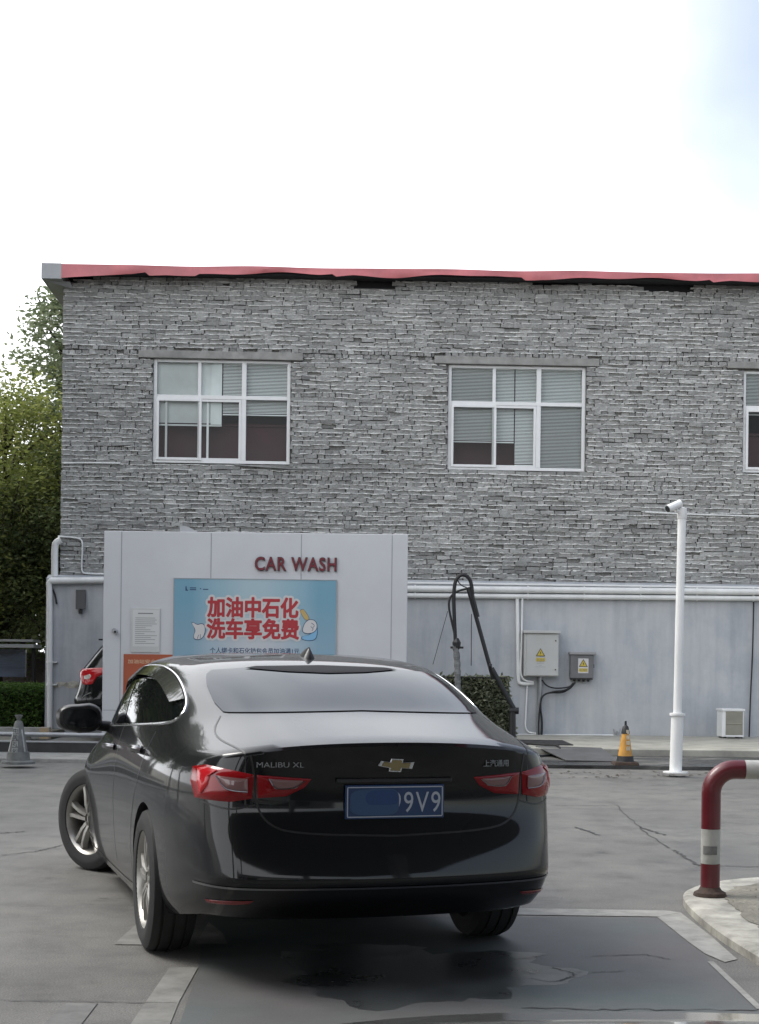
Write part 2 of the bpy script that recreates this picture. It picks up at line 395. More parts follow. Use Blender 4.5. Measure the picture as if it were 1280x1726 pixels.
g = MB(); g.add([(-400, -200, 0), (400, -200, 0), (400, 600, 0), (-400, 600, 0)], [(0, 1, 2, 3)])
for pts, w in (([(930,1358),(1040,1358.5)], .035), ([(1040,1358),(1082,1398),(1125,1430)], .03), ([(1080,1395),(1120,1408)], .05), ([(1135,1433),(1180,1460)], .045),
               ([(1210,1460),(1285,1462)], .03), ([(970,1394),(1010,1408)], .07), ([(1000,1612),(1090,1610),(1130,1618)], .018), ([(1000,1640),(1050,1638)], .014),
               ([(0,1687),(150,1689),(300,1692)], .014), ([(0,1442),(60,1436),(108,1424)], .03), ([(0,1405),(40,1402)], .04), ([(880,1699),(980,1702),(1100,1703),(1280,1703)], .022),
               ([(930,1632),(965,1640),(968,1646),(940,1655)], .02)):
    ground_line(g, pts, w*.55, .004, 1, .016 if w > .02 else .007)
road = structure(g.build('road', [ASPHALT, CRACK]))
mk = MB()
ground_poly(mk, [(850,1531.5),(1120,1535.5),(1148,1539),(1108,1546),(850,1542.5)], .004)
ground_poly(mk, [(1108,1546.4),(1148,1539.4),(1200,1580),(1243,1618),(1222,1623),(1188,1608),(1160,1588)], .004)
ground_line(mk, [(1198,1622),(1282,1702)], .03, .004)
structure(mk.build('road_marking', PAINT)); mk = MB()
ground_poly(mk, [(286,1632),(334,1632),(302,1690),(282,1740),(212,1740)], .004)
ground_poly(mk, [(192,1593),(262,1530),(300,1530),(300,1594)], .004)
ground_poly(mk, [(330,1592),(352,1555),(376,1575),(384,1592)], .004)  # not a stripe: pale ground reflection beside the rear wheel, painted in grey
structure(mk.build('road_marking', mat('grey_paint_and_reflection', (.20, .197, .182), .75, noise=(7, .3), bump=(90, .4, .004))))
mk = MB(); ground_poly(mk, [(112,1692),(165,1692),(128,1740),(60,1740)], .004)
structure(mk.build('faded_road_marking', PAINTF))

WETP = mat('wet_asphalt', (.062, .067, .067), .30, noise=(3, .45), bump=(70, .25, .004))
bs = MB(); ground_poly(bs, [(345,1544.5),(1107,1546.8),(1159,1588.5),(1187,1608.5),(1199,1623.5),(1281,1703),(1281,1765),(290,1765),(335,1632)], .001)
BAY = mat('mottled_grey_green_bay', (.10, .107, .104), .62); _b = BAY.node_tree.nodes['Principled BSDF']
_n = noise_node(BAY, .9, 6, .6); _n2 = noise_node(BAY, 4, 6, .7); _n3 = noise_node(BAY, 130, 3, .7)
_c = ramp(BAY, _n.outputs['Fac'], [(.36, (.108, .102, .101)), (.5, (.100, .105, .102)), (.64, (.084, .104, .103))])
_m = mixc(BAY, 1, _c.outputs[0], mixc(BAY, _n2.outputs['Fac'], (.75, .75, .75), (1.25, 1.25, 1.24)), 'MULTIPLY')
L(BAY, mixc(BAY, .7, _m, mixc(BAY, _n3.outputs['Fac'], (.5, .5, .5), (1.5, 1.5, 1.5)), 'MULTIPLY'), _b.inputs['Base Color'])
structure(bs.build('parking_bay', BAY))  # bay sheet darker than the road, mottled from pinkish to teal grey
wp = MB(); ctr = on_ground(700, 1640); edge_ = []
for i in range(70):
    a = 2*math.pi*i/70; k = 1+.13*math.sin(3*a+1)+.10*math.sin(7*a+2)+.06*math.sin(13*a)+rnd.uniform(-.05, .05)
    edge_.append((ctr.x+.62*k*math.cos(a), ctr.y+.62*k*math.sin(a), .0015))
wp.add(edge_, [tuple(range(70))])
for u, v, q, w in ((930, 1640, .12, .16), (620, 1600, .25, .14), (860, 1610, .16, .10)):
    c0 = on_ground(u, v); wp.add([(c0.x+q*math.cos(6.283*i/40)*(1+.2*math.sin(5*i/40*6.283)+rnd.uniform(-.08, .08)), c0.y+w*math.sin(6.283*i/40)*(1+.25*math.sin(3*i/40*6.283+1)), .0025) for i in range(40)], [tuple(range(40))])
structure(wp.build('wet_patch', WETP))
ap = MB()
ap.prism([(-60, 20.1), (1.6, 20.1), (1.6, 21.5), (-60, 21.5)], lambda a, b: (a, b, -.05), lambda a, b: (a, b, .05))
structure(ap.build('apron', KERBC, bevel=.012))
ap = MB()
N_ = 60; xs = [1.602+58.4*(i/N_)**1.6 for i in range(N_+1)]
edge = [(x, 20.1+rnd.uniform(-.03, .05)) for x in xs]
for (a, b), (c, d) in zip(edge, edge[1:]):
    ap.add([(a,b,.05),(c,d,.05),(c,22.4,.05),(a,22.4,.05),(a,b,-.02),(c,d,-.02)], [(0,1,2,3),(4,5,1,0)])
structure(ap.build('wash_apron', WET))
pv = MB()
pv.box(1.6, 60, 22.4, 40, -.05, .15)
structure(pv.build('pavement', CONC, bevel=.015))
pv = MB(); pv.box(-5.62, 1.598, 21.755, 40, -.05, .03)
structure(pv.build('wash_floor', KERBC, bevel=.01))
pv = MB(); pv.box(-60, 1.598, 21.502, 21.738, -.05, .19)
pv.box(-60, 1.598, 21.49, 21.75, .192, .205, 1)
structure(pv.build('drain_kerb', [BLACKK, GALV]))
vg = MB(); vg.box(-60, -5.624, 21.755, 90, -.05, .16)
structure(vg.build('verge_ground', DIRT))

# traffic island with its white kerb
isl = [(1300,1476),(1230,1481),(1185,1488),(1158,1497),(1150,1507),(1156,1520),(1180,1543),(1215,1570),(1250,1592),(1300,1622)]
P = [on_ground(u, v, .05) for u, v in isl]
outer = [Vector((p.x, p.y)) for p in smooth_path(P, 40)]
cx, cy = 3.6, 8.4
def shrink(p, d): 
    q = (Vector((cx, cy))-p).normalized(); return p+q*d
far = [Vector((9.0, outer[-1].y-2.6)), Vector((9.0, outer[0].y+.6))]
ob = MB(); o2 = outer+far; n = len(o2)
ob.add([(p.x, p.y, -.05) for p in o2]+[(p.x, p.y, .04) for p in o2]+[(*shrink(p, .02), .05) for p in o2]+[(*shrink(p, .21), .05) for p in o2],
    [(i, (i+1) % n, n+(i+1) % n, n+i) for i in range(n)]+[(n+i, n+(i+1) % n, 2*n+(i+1) % n, 2*n+i) for i in range(n)]+[(2*n+i, 2*n+(i+1) % n, 3*n+(i+1) % n, 3*n+i) for i in range(n)]+[tuple(3*n+i for i in range(n))])
structure(ob.build('island_kerb', WKERB, smooth=True))
ob = MB(); inn = [shrink(p, .24) for p in o2]; nn = len(inn)
ob.add([(p.x+rnd.uniform(-.02, .02), p.y+rnd.uniform(-.02, .02), 0.054) for p in inn], [tuple(range(nn))])
for _ in range(260):
    p = Vector((rnd.uniform(2.0, 4.0), rnd.uniform(6.2, 9.0))); r_ = rnd.uniform(.005, .014)
    q = on_ground(1215, 1520, .1)
    if p.x < 1.98+.15*abs(p.y-8.5): continue
    ob.add([(p.x+r_*math.cos(a), p.y+r_*math.sin(a), 0.054) for a in (0, 1.3, 2.5, 3.8, 5)]+[(p.x, p.y, 0.054+r_*.8)], [(i, (i+1) % 5, 5) for i in range(5)])
structure(ob.build('island_soil', DIRT))

# ================================================================== building
bld = empty('brick_building', (0, WD, 0), WPSI, 'two storey grey brick building with red roof edge and white lower wall', 'building')
sL = WL(105, 700)[0]; sR = sL+19.0
zled = WL(700, 979, .25)[1]                       # top of the white lower wall
ztop = WL(300, 463.5)[1]
wins = []
for (u0, v0, u1, v1) in ((258, 606, 489.5, 781), (755.5, 616, 987.5, 793)):
    a = WL(u0, (v0+v1)/2)[0]; b = WL(u1, (v0+v1)/2)[0]; um = (u0+u1)/2
    wins.append((a, b, WL(um, v1)[1], WL(um, v0)[1]))
a3 = WL(1253, 715)[0]; wins.append((a3, a3+(wins[1][1]-wins[1][0]), WL(1253, 796)[1], WL(1253, 624)[1]))
w4 = wins[2][0]+ (wins[2][0]-wins[1][0]); wins.append((w4, w4+2.5, wins[2][2], wins[2][3]))
notch = []
for u0, u1, v in ((592, 664, 486), (1086, 1163, 492)):
    notch.append((WL(u0, v)[0], WL(u1, v)[0], WL((u0+u1)/2, v)[1]))
def top_at(s):
    z = ztop
    if s < WL(200, 480)[0]:
        k = (s-sL)/(WL(200, 480)[0]-sL); z = ztop-.02-(.20 if k < .2 else .10 if k < .5 else .03)
    for a, b, zz in notch:
        if a < s < b: z = zz
    return z
lint = []
for (u0, u1, v0, v1) in ((234, 511, 592.5, 606), (732.5, 1010, 602.5, 616), (1226, 1500, 612, 624)):
    lint.append((WL(u0, v0)[0], WL(u1, v1)[0], WL((u0+u1)/2, v1)[1], WL((u0+u1)/2, v0)[1]))
zband = WL(640, 597)[1]

br = MB()
# core wall behind the bricks, with the window openings left out
zs = sorted({zled-.3, ztop-.16}|{w[2] for w in wins}|{w[3] for w in wins}); ss = sorted({sL, sR}|{w[0] for w in wins}|{w[1] for w in wins})
for a, b in zip(ss, ss[1:]):
    for c, d in zip(zs, zs[1:]):
        m1, m2 = (a+b)/2, (c+d)/2
        if any(w[0] < m1 < w[1] and w[2] < m2 < w[3] for w in wins): continue
        br.add([(a, .05, c), (b, .05, c), (b, .05, d), (a, .05, d)], [(0, 1, 2, 3)], 0, .36)
# side, back and reveals
br.add([(sL, .02, 0), (sL, 9, 0), (sL, 9, ztop-.2), (sL, .02, ztop-.2)], [(3, 2, 1, 0)], 0, .5)
br.add([(sR, .02, 0), (sR, 9, 0), (sR, 9, ztop), (sR, .02, ztop)], [(0, 1, 2, 3)], 0, .5)
br.add([(sL, 9, 0), (sR, 9, 0), (sR, 9, ztop), (sL, 9, ztop)], [(3, 2, 1, 0)], 0, .5)
for a, b, c, d in wins:
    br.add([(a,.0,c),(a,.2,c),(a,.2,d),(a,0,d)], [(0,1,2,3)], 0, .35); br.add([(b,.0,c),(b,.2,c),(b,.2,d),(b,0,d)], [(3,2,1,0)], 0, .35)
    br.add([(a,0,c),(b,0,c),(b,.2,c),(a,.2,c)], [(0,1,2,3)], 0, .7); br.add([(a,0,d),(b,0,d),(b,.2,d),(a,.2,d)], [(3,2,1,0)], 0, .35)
CH = .079
nrow = int((ztop-zled)/CH)+2
def blocked(a, b, z):
    for w in wins:
        if b > w[0] and a < w[1] and w[2]-.03 < z < w[3]+.01: return w
    for l in lint:
        if b > l[0]+.02 and a < l[1]-.02 and l[2]-.01 < z < l[3]+.02: return l
    return None
ph = [rnd.uniform(0, 6.28) for _ in range(8)]
def wave(s, k): return .007*math.sin(s*1.7+k*.61+ph[0])+.005*math.sin(s*4.3-k*1.1+ph[1])+.003*math.sin(s*11+k*2.3)
for k in range(nrow):
    z0 = zled+k*CH; header = rnd.random() < .16 or abs(z0-zband) < CH*.6
    s = sL-(rnd.uniform(0, .12))
    rowout = rnd.gauss(0, .004)+(.022 if abs(z0+CH/2-zband-.03) < CH*.55 else 0)
    while s < sR:
        ln = (.125 if header else rnd.choice((.25, .26, .24, .24, .25, .13, .38, .22, .28)))*rnd.uniform(.92, 1.08)
        a, b = max(s, sL-.004), min(s+ln-rnd.choice((.003, .005, .007, .010, .014, .022)), sR); s += ln
        if b-a < .03: continue
        zc = z0+CH/2+wave((a+b)/2, k)
        if zc > top_at((a+b)/2): continue
        w = blocked(a, b, zc)
        if w is not None:
            if a < w[0] and w[0]-a > .05: b = w[0]-.004
            elif b > w[1] and b-w[1] > .05: a = w[1]+.004
            else: continue
            if blocked(a, b, zc): continue
        if rnd.random() < .012: continue
        dep = rowout+rnd.gauss(.004, .011); tilt = rnd.gauss(0, .006); j = lambda q: rnd.uniform(-q, q)
        h = CH*rnd.uniform(.40, .475); za = wave(a, k)+z0+CH/2; zb = wave(b, k)+z0+CH/2
        y0 = -dep
        mx = (a+b)/2+j(.03); zm = (za+zb)/2
        vs = [(a+j(.006), y0+tilt+j(.006), za-h+j(.007)), (mx, y0+j(.008), zm-h+j(.009)), (b+j(.006), y0-tilt+j(.006), zb-h+j(.007)),
              (b+j(.006), y0-tilt+j(.008), zb+h+j(.007)), (mx, y0+j(.008), zm+h+j(.009)), (a+j(.006), y0+tilt+j(.008), za+h+j(.007)),
              (a, .055, za-h), (b, .055, zb-h), (b, .055, zb+h), (a, .055, za+h)]
        tn = min(.85, max(.05, rnd.gauss(.48, .12)))
        br.add(vs, [(0,1,4,5),(1,2,3,4),(2,7,8,3),(6,0,5,9),(5,4,3,8,9),(0,6,7,2,1)], 0, tn)
    # the squeezed-out mortar bed above this course, broken and uneven
    z1 = z0+CH; s = sL
    while s < sR-.05:
        ln = rnd.uniform(.10, .75); e = min(s+ln, sR)
        keep = rnd.random()
        if keep < .90 and abs(z1-zband) > CH*.45:
            nseg = max(2, int((e-s)/.055)); P1 = []
            amp = rnd.uniform(.3, 1.0)
            for i in range(nseg+1):
                x = s+(e-s)*i/nseg; zc = z1+wave(x, k+.5)+rnd.uniform(-.005, .005)
                pr = rowout+(.010+.030*amp*rnd.random())*(0.3 if i in (0, nseg) else 1); th = rnd.uniform(.008, .021)
                P1.append((x, zc, pr, th))
            for (xa, zc, pr, th), (xb, zd, ps, ti) in zip(P1, P1[1:]):
                if blocked(xa, xb, zc) or zc > top_at((xa+xb)/2): continue
                tn = rnd.uniform(.80, 1.0)
                br.add([(xa, .05, zc-th), (xa, -pr, zc-th*.5), (xa, -pr*.8, zc+th*.6), (xa, .05, zc+th), (xb, .05, zd-ti), (xb, -ps, zd-ti*.5), (xb, -ps*.8, zd+ti*.6), (xb, .05, zd+ti)],
                       [(0,1,5,4),(1,2,6,5),(2,3,7,6)], 0, tn)
        s = e+rnd.uniform(0, .05)
br.build('upper_wall', BRICK, bld, tint=True)

# white lower wall
sA = WL(77, 1100, .25)[0]
lw = MB(); lw.add([(sA,-.25,-.02),(sR,-.25,-.02),(sR,-.25,zled-.04),(sA,-.25,zled-.04),(sA,-.03,zled+.03),(sR,-.03,zled+.03),(sA,9,-.02),(sR,9,-.02),(sA,9,zled-.04),(sA,-.03,.0)],
    [(0,1,2,3),(3,2,5,4),(6,0,3,8)], 0)
nz = 12
lw.build('lower_wall', PLASTER, bld)
lg = MB(); lg.box(WL(688, 975, .25)[0]-5.2, sR, -.275, -.252, zled-.052, zled-.018)
lg.build('ledge_trim', PVC, bld, bevel=.004)
fl = MB(); # peeling plaster patches on the left, just above the floor
for (u, v, w_, h_) in ((105, 1153, .14, .05), (122, 1155, .20, .07), (140, 1158, .16, .05), (97, 1157, .08, .03)):
    s_, z_ = WL(u, v, .255)
    n = 14; fl.add([(s_+w_*math.cos(a)*rnd.uniform(.7, 1.1), -.256, z_+h_*math.sin(a)*rnd.uniform(.6, 1.2)) for a in [2*math.pi*i/n for i in range(n)]], [tuple(range(n))])
fl.build('peeling_patch', mat('bare_render', (.46, .44, .38), .9, noise=(20, .3)), bld)

# roof edge
zrt = WL(105, 445, .38)[1]; sF = WL(104, 455, .38)[0]; sG = WL(70, 455, .38)[0]
joints = [WL(u, 455, .38)[0] for u in (248, 563, 880, 1200)]
rf = MB(); n = 260; prev = None; vs = []
def drop(s):
    u = (s-sF)/(WL(1280, 460, .38)[0]-sF)*1175+105
    base = 26-(u-105)*.085 if u < 245 else (15+3*math.sin((u-245)*.02) if u < 330 else 13+2.5*math.sin(u*.021+.6)+1.5*math.sin(u*.05))
    for jn in joints:
        if 0 < s-jn < .35: base += 3.5*(1-(s-jn)/.35)
        if 0 < jn-s < .25: base -= 2.0*(1-(jn-s)/.25)
    return base/102.0
zslope = (WL(1280, 461.5, .38)[1]-zrt)/(WL(1280, 461.5, .38)[0]-sF)
for i in range(n+1):
    s = sF+(sR+.3-sF)*i/n; zt = zrt+zslope*(s-sF)+.008*math.sin(s*2.1); d = drop(s); yy = -.38+.015*math.sin(s*3.3)
    vs += [(s, yy+.0, zt), (s, yy-.012*math.sin(s*5), zt-d*.5), (s, yy+.02*math.sin(s*2.7+1), zt-d), (s, 4.5, zt+1.15)]
fs = []
for i in range(n):
    for k in (0, 1): fs.append((i*4+k+1, i*4+4+k+1, i*4+4+k, i*4+k))
    fs.append((i*4, i*4+4, i*4+7, i*4+3))
rf.add(vs, fs)
rf.add([(sF, 4.5, zrt+1.15), (sR+.3, 4.5, zrt+1.15), (sR+.3, 9.4, zrt), (sF, 9.4, zrt)], [(0,1,2,3)])
roof = rf.build('roof', REDM, bld, smooth=True)
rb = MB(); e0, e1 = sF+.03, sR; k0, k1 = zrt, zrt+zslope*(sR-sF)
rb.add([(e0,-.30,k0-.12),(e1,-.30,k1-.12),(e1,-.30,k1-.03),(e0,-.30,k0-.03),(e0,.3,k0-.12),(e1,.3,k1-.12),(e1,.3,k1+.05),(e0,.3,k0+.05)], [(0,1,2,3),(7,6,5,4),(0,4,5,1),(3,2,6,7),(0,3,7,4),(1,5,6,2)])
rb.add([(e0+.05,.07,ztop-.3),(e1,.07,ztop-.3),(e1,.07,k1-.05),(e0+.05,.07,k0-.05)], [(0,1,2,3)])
rb.build('eaves_shadow', DARKV, bld)  # near-black boards standing in for the shadow gap under the roof edge
rg = MB(); za, zb_ = WL(70, 443, .38)[1], WL(70, 469, .38)[1]
rg.box(sG, sF-.002, -.385, 5, zb_, za)
s2, z2 = WL(124, 487, .06)
rg.add([(sG+.06,-.2,zb_-.002),(sF+.12,-.2,zb_-.002),(s2,-.06,z2),(sG+.06,4,zb_-.002),(sF+.12,4,zb_-.002),(s2,4,z2)], [(0,1,2),(3,5,4),(0,3,4,1),(1,4,5,2),(2,5,3,0)])
rg.build('verge_trim', GREYM, bld)

# lintels
for i, (a, b, c, d) in enumerate(lint):
    m_ = MB(); m_.box(a, b, -.045, .10, c+.004, d-.002); m_.build('lintel', LINTEL, bld, bevel=.012)

# windows
def blind(mb, a, b, z0, z1, y, mi=0, pitch=.026):
    n = int((z1-z0)/pitch)
    for i in range(n):
        z = z1-.03-i*pitch
        mb.add([(a, y, z), (b, y, z), (b, y+.016, z+.018), (a, y+.016, z+.018)], [(0, 1, 2, 3)], mi)
    mb.box(a, b, y-.01, y+.025, z1-.03, z1, mi); mb.box(a, b, y-.004, y+.016, z1-.03-n*pitch-.012, z1-.03-n*pitch+.008, mi)
for wi, (a, b, c, d) in enumerate(wins[:3]):
    win = empty('window', (a, .06, c), 0, parent=bld)
    W, H = b-a, d-c; F = .062; zt = H*.64; m1, m2 = W*.335, W*.66
    if wi == 2: m1 = W*.33
    f = MB(); y0, y1 = 0, .07
    f.box(0, F, y0, y1, 0, H); f.box(W-F, W, y0, y1, 0, H); f.box(F, W-F, y0, y1, 0, F); f.box(F, W-F, y0, y1, H-F*.8, H)
    f.box(m1-.03, m1+.03, y0+.004, y1, F, H-F*.8); f.box(m2-.042, m2+.042, y0-.004, y1, F, H-F*.8)
    f.box(F, W-F, y0-.008, y1, zt-.035, zt+.035)
    f.build('frame', PVC, win, bevel=.006)
    sa = MB()     # two sliding sashes below the transom
    for (p, q, yy) in ((F, m1+.045, -.018), (m1-.01, m2-.045, .012)):
        z0, z1 = F*.9, zt-.036
        sa.box(p, p+.045, yy-.012, yy+.03, z0, z1); sa.box(q-.045, q, yy-.012, yy+.03, z0, z1); sa.box(p+.045, q-.045, yy-.012, yy+.03, z0, z0+.045); sa.box(p+.045, q-.045, yy-.012, yy+.03, z1-.045, z1)
    if wi == 0:
        sa.box(F+.15, F+.19, .03, .055, F, zt-.08); sa.box(m1+.13, m1+.17, .055, .075, F, zt-.05)
    sa.build('sash', PVC, win, bevel=.004)
    gp = MB()
    for (p, q, z0, z1, yy) in ((F, m1-.03, zt+.03, H-F*.8, .03), (m1+.03, m2-.04, zt+.03, H-F*.8, .03), (m2+.04, W-F, zt+.03, H-F*.8, .03), (m2+.04, W-F, F, zt-.03, .03), (F+.045, m1, F*.9+.045, zt-.08, -.008), (m1+.035, m2-.09, F*.9+.045, zt-.08, .022)):
        gp.add([(p, yy, z0), (q, yy, z0), (q, yy, z1), (p, yy, z1)], [(0, 1, 2, 3)])
    gp.build('pane', GLASS, win)
    bl = MB(); yb = .088
    if wi == 0:
        bl.box(.02, m1+.24, yb+.02, yb+.025, zt*.62, H-.03, 1); bl.box(m1+.2, m1+.40, yb-.01, yb-.006, zt*.60, H-.03, 1)
        bl.box(.02, m1+.40, yb+.01, yb+.03, zt*.60-.03, zt*.60, 0)
        blind(bl, m1+.42, m2, zt*.78, H-.03, yb); blind(bl, m2+.01, W-.02, zt*.77, H-.03, yb)
    elif wi == 1:
        blind(bl, .02, m1+.015, zt*.44, H-.03, yb); blind(bl, m1+.02, m1+.38, zt*.44, H-.03, yb); blind(bl, m1+.40, m2, zt*.10, H-.03, yb); blind(bl, m2+.01, W-.02, F, H-.03, yb)
    else:
        blind(bl, .02, W-.02, zt*.92, H-.03, yb)
    bl.build('blind', [BLIND, BLIND2], win)
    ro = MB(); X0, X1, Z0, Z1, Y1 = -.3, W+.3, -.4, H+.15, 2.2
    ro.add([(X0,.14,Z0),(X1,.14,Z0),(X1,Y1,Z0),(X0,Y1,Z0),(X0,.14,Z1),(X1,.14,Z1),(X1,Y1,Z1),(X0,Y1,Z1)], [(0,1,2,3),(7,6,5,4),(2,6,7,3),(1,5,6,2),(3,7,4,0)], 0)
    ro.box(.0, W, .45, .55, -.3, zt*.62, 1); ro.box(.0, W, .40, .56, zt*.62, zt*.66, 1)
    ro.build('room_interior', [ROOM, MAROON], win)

# pipes and conduits fixed to the facade
def wpath(pts, off): return [(WL(u, v, off)[0], -off, WL(u, v, off)[1]) for u, v in pts]
def pipe(name, pts, r, off, m=PIPEW, sm=True, n=30):
    p = wpath(pts, off); p = smooth_path(p, n, 2) if sm else [Vector(q) for q in p]
    t = MB().tube(p, r, 10); o = t.build(name, m, bld, smooth=True); return o
o = pipe('water_pipe', [(560, 991), (1300, 998)], .058, .33, sm=False)
pipe('water_pipe', [(560, 1002.5), (1300, 1009)], .046, .32, sm=False)
for u in range(700, 1290, 95):
    for v0, r_ in ((991+(u-560)*.0095, .07), (1002.5+(u-560)*.009, .056)):
        cl = MB(); s_, z_ = WL(u, v0, .32); cl.lathe([(r_-.006, -.012), (r_, -.012), (r_, .012), (r_-.006, .012)], 12, 'x', (s_, -.325, z_), closed=True)
        cl.build('pipe_clamp', PIPEW, bld)
pipe('eaves_pipe', [(86, 979), (180, 978)], .06, .34, sm=False)
pipe('downpipe', [(90, 980), (82.5, 979), (84, 995), (84, 1100), (84, 1250)], .052, .33, n=60)
for v in (1116, 1154):
    dc = MB(); s_, z_ = WL(84, v, .33); dc.lathe([(.05, -.02), (.062, -.02), (.062, .02), (.05, .02)], 14, 'z', (s_, -.33, z_), closed=True)
    dc.box(s_+.02, s_+.13, -.335, -.252, z_-.01, z_+.01); dc.build('pipe_bracket', PIPEW, bld)
pipe('corner_pipe', [(103, 910), (95, 914), (92.5, 922), (92.5, 972)], .065, .12, n=30)
pipe('conduit', [(98, 904), (128, 906), (139, 910), (139.5, 925), (137.5, 955), (139, 966), (150, 967), (200, 968)], .017, .05, n=60)
pipe('conduit', [(872, 1003), (873, 1060), (874, 1146), (876, 1153), (900, 1152)], .035, .30, n=50)
pipe('conduit', [(881, 1003), (879, 1100), (877, 1146), (900, 1150)], .018, .33, n=50)
pipe('conduit', [(889, 1152), (887, 1200), (885, 1234), (905, 1236)], .016, .28, n=40)
pipe('conduit', [(864, 1239), (1034, 1240)], .022, .29, sm=False)
pipe('conduit', [(911, 1138), (909, 1200), (908, 1247)], .045, .31, GALV, n=30)
pipe('conduit', [(1088, 863), (1140, 866), (1300, 871)], .016, .06, n=10)
pipe('conduit', [(108, 780.5), (160, 780), (203, 781)], .016, .05, n=10)
pipe('conduit', [(395, 783), (440, 787), (520, 791), (610, 788), (650, 789)], .014, .05, mat('dusty_cable', (.28, .28, .27), .8), n=30)
pipe('cable', [(1271, 1006), (1269, 1100), (1265, 1180), (1263, 1246)], .013, .30, BLACKR, n=30)
sl_ = MB(); s_, z_ = WL(330, 785, .03)
s1_, z1_ = WL(490, 790, .03); sl_.box(s1_-.85, s1_+.05, -.04, .03, z1_+.03, z1_+.055); sl_.build('window_sill', LINTEL, bld, bevel=.008)
# drain bracket at the wall corner
dk = MB(); p = wpath([(86, 985), (93, 1003), (96, 1018)], .30); dk.tube(p, .018, 6); dk.build('bracket', BLACKR, bld)

# wall-mounted boxes and lamp (their own things)
def bt(s, y, z): 
    c, q = math.cos(WPSI), math.sin(WPSI); return Vector((s*c-y*q, WD+s*q+y*c, z))
def warning_sign(parent, s, z, h, y, back=False):
    w = MB()
    if back: w.box(s-h*.36, s+h*.36, y-.003, y, z-h*.62, z+h*.40, 0)
    y -= .004
    def tri(r, mi, yy): w.add([(s+r*math.sin(a), yy, z+r*math.cos(a)) for a in (0, 2.094, 4.189)], [(0, 2, 1)], mi)
    zc = z; tri(h*.36, 2, y-.001); tri(h*.28, 1, y-.002)
    w.add([(s+q*h, y-.003, z+e*h) for q, e in ((.02,.18),(-.05,.02),(-.005,.02),(-.03,-.12),(.05,.05),(.005,.05))], [(0,1,2,3,4,5)], 2)
    w.add([(s-.3*h, y-.001, z-.52*h), (s+.3*h, y-.001, z-.52*h), (s+.3*h, y-.001, z-.29*h), (s-.3*h, y-.001, z-.29*h)], [(0,1,2,3)], 1)
    o = w.build('warning_label', [PWHITE, YEL, BLACKP], parent)
    text_obj('lettering', '当心触电', .1*h, INK, o, Matrix.Translation((s, y-.002, z-.405*h)) @ FACE, width=.5*h, height=.13*h)
s0, z0 = WL(883.5, 1139.5, .45); s1, z1 = WL(942.5, 1068, .45)
eb = empty('electrical_cabinet', bt((s0+s1)/2, -.25, z0), WPSI, 'large light grey electrical cabinet with yellow warning triangle on the white wall', 'electrical box')
w_ = (s1-s0)/2; h_ = z1-z0
m_ = MB(); m_.box(-w_, w_, -.20, 0, 0, h_); m_.build('cabinet_body', BOXL, eb, bevel=.008)
m_ = MB(); m_.box(-w_+.04, w_-.012, -.216, -.202, .015, h_-.02); m_.build('cabinet_door', BOXL, eb, bevel=.004)
m_ = MB(); m_.box(-w_-.025, w_+.02, -.25, 0, h_+.002, h_+.05); m_.build('rain_lid', BOXL, eb, bevel=.008)
for zz in (.12, h_-.13):
    m_ = MB(); m_.lathe([(0, -.228), (.012, -.228), (.012, -.216)], 10, 'y', (w_-.06, 0, zz)); m_.build('lock', BLACKP, eb)
warning_sign(eb, -.02, h_*.53, .27, -.217)
tt = MB()
for i, (q, ww) in enumerate(((.27, .03), (.235, .13), (.19, .05), (.155, .19))): tt.box(-.02-ww/2, -.02+ww/2, -.2175, -.2165, h_*q-.004+.05, h_*q+.002+.05)
tt.build('small_print', mat('faint_ink', (.33, .33, .32), .7), eb)
s0, z0 = WL(962, 1143, .42); s1, z1 = WL(1001.5, 1104, .42)
es = empty('electrical_cabinet', bt((s0+s1)/2, -.25, z0), WPSI, 'small dark grey electrical box with white warning label beside the cabinet', 'electrical box')
w_ = (s1-s0)/2; h_ = z1-z0
m_ = MB(); m_.box(-w_, w_, -.16, 0, 0, h_); m_.build('cabinet_body', BOXD, es, bevel=.012)
m_ = MB(); m_.box(-w_-.02, w_+.04, -.19, 0, h_+.002, h_+.055); m_.build('rain_lid', mat('mid_grey_enamel', (.30, .30, .30), .45), es, bevel=.012)
m_ = MB()
for q in (-.6, -.2, .2, .6): m_.lathe([(.0, -.06), (.022, -.06), (.03, -.02), (.03, .0)], 10, 'z', (q*w_, -.09, 0))
m_.box(-w_*.95, w_*.95, -.15, -.02, -.025, -.002)
m_.build('cable_gland', BLACKP, es); warning_sign(es, .02, h_*.60, .26, -.161, True)
m_ = MB(); m_.box(w_, w_+.02, -.1, -.06, h_*.45, h_*.6); m_.build('catch', BLACKP, es)
cbl = MB()
def wp3(pts, off): return [bt(*(lambda q: (q[0], -off, q[1]))(WL(u, v, off))) for u, v in pts]
cbl.tube(smooth_path(wp3([(914, 1146), (920, 1155), (932, 1160), (950, 1160), (962, 1157), (968, 1151)], .36), 40), .013, 8)
cbl.tube(smooth_path(wp3([(970, 1150), (962, 1160), (948, 1168), (930, 1167), (918, 1170), (912, 1178), (911, 1195), (914, 1210), (914, 1235), (912, 1246)], .36), 60), .016, 8)
cbl.tube(smooth_path(wp3([(967, 1151), (955, 1164), (935, 1165), (915, 1171), (911, 1185), (909, 1205), (908, 1230), (909, 1246)], .38), 60), .014, 8)
tag(cbl.build('power_cable', BLACKR, smooth=True), 'black power cables hanging between the two electrical boxes', 'cable')
s0, z0 = WL(128, 1027, .30); s1, z1 = WL(145, 994, .30)
lp = empty('solar_lamp', bt((s0+s1)/2, -.255, z0), WPSI, 'black solar lamp panel high on the white wall beside the downpipe', 'lamp')
w_ = (s1-s0)/2; h_ = z1-z0
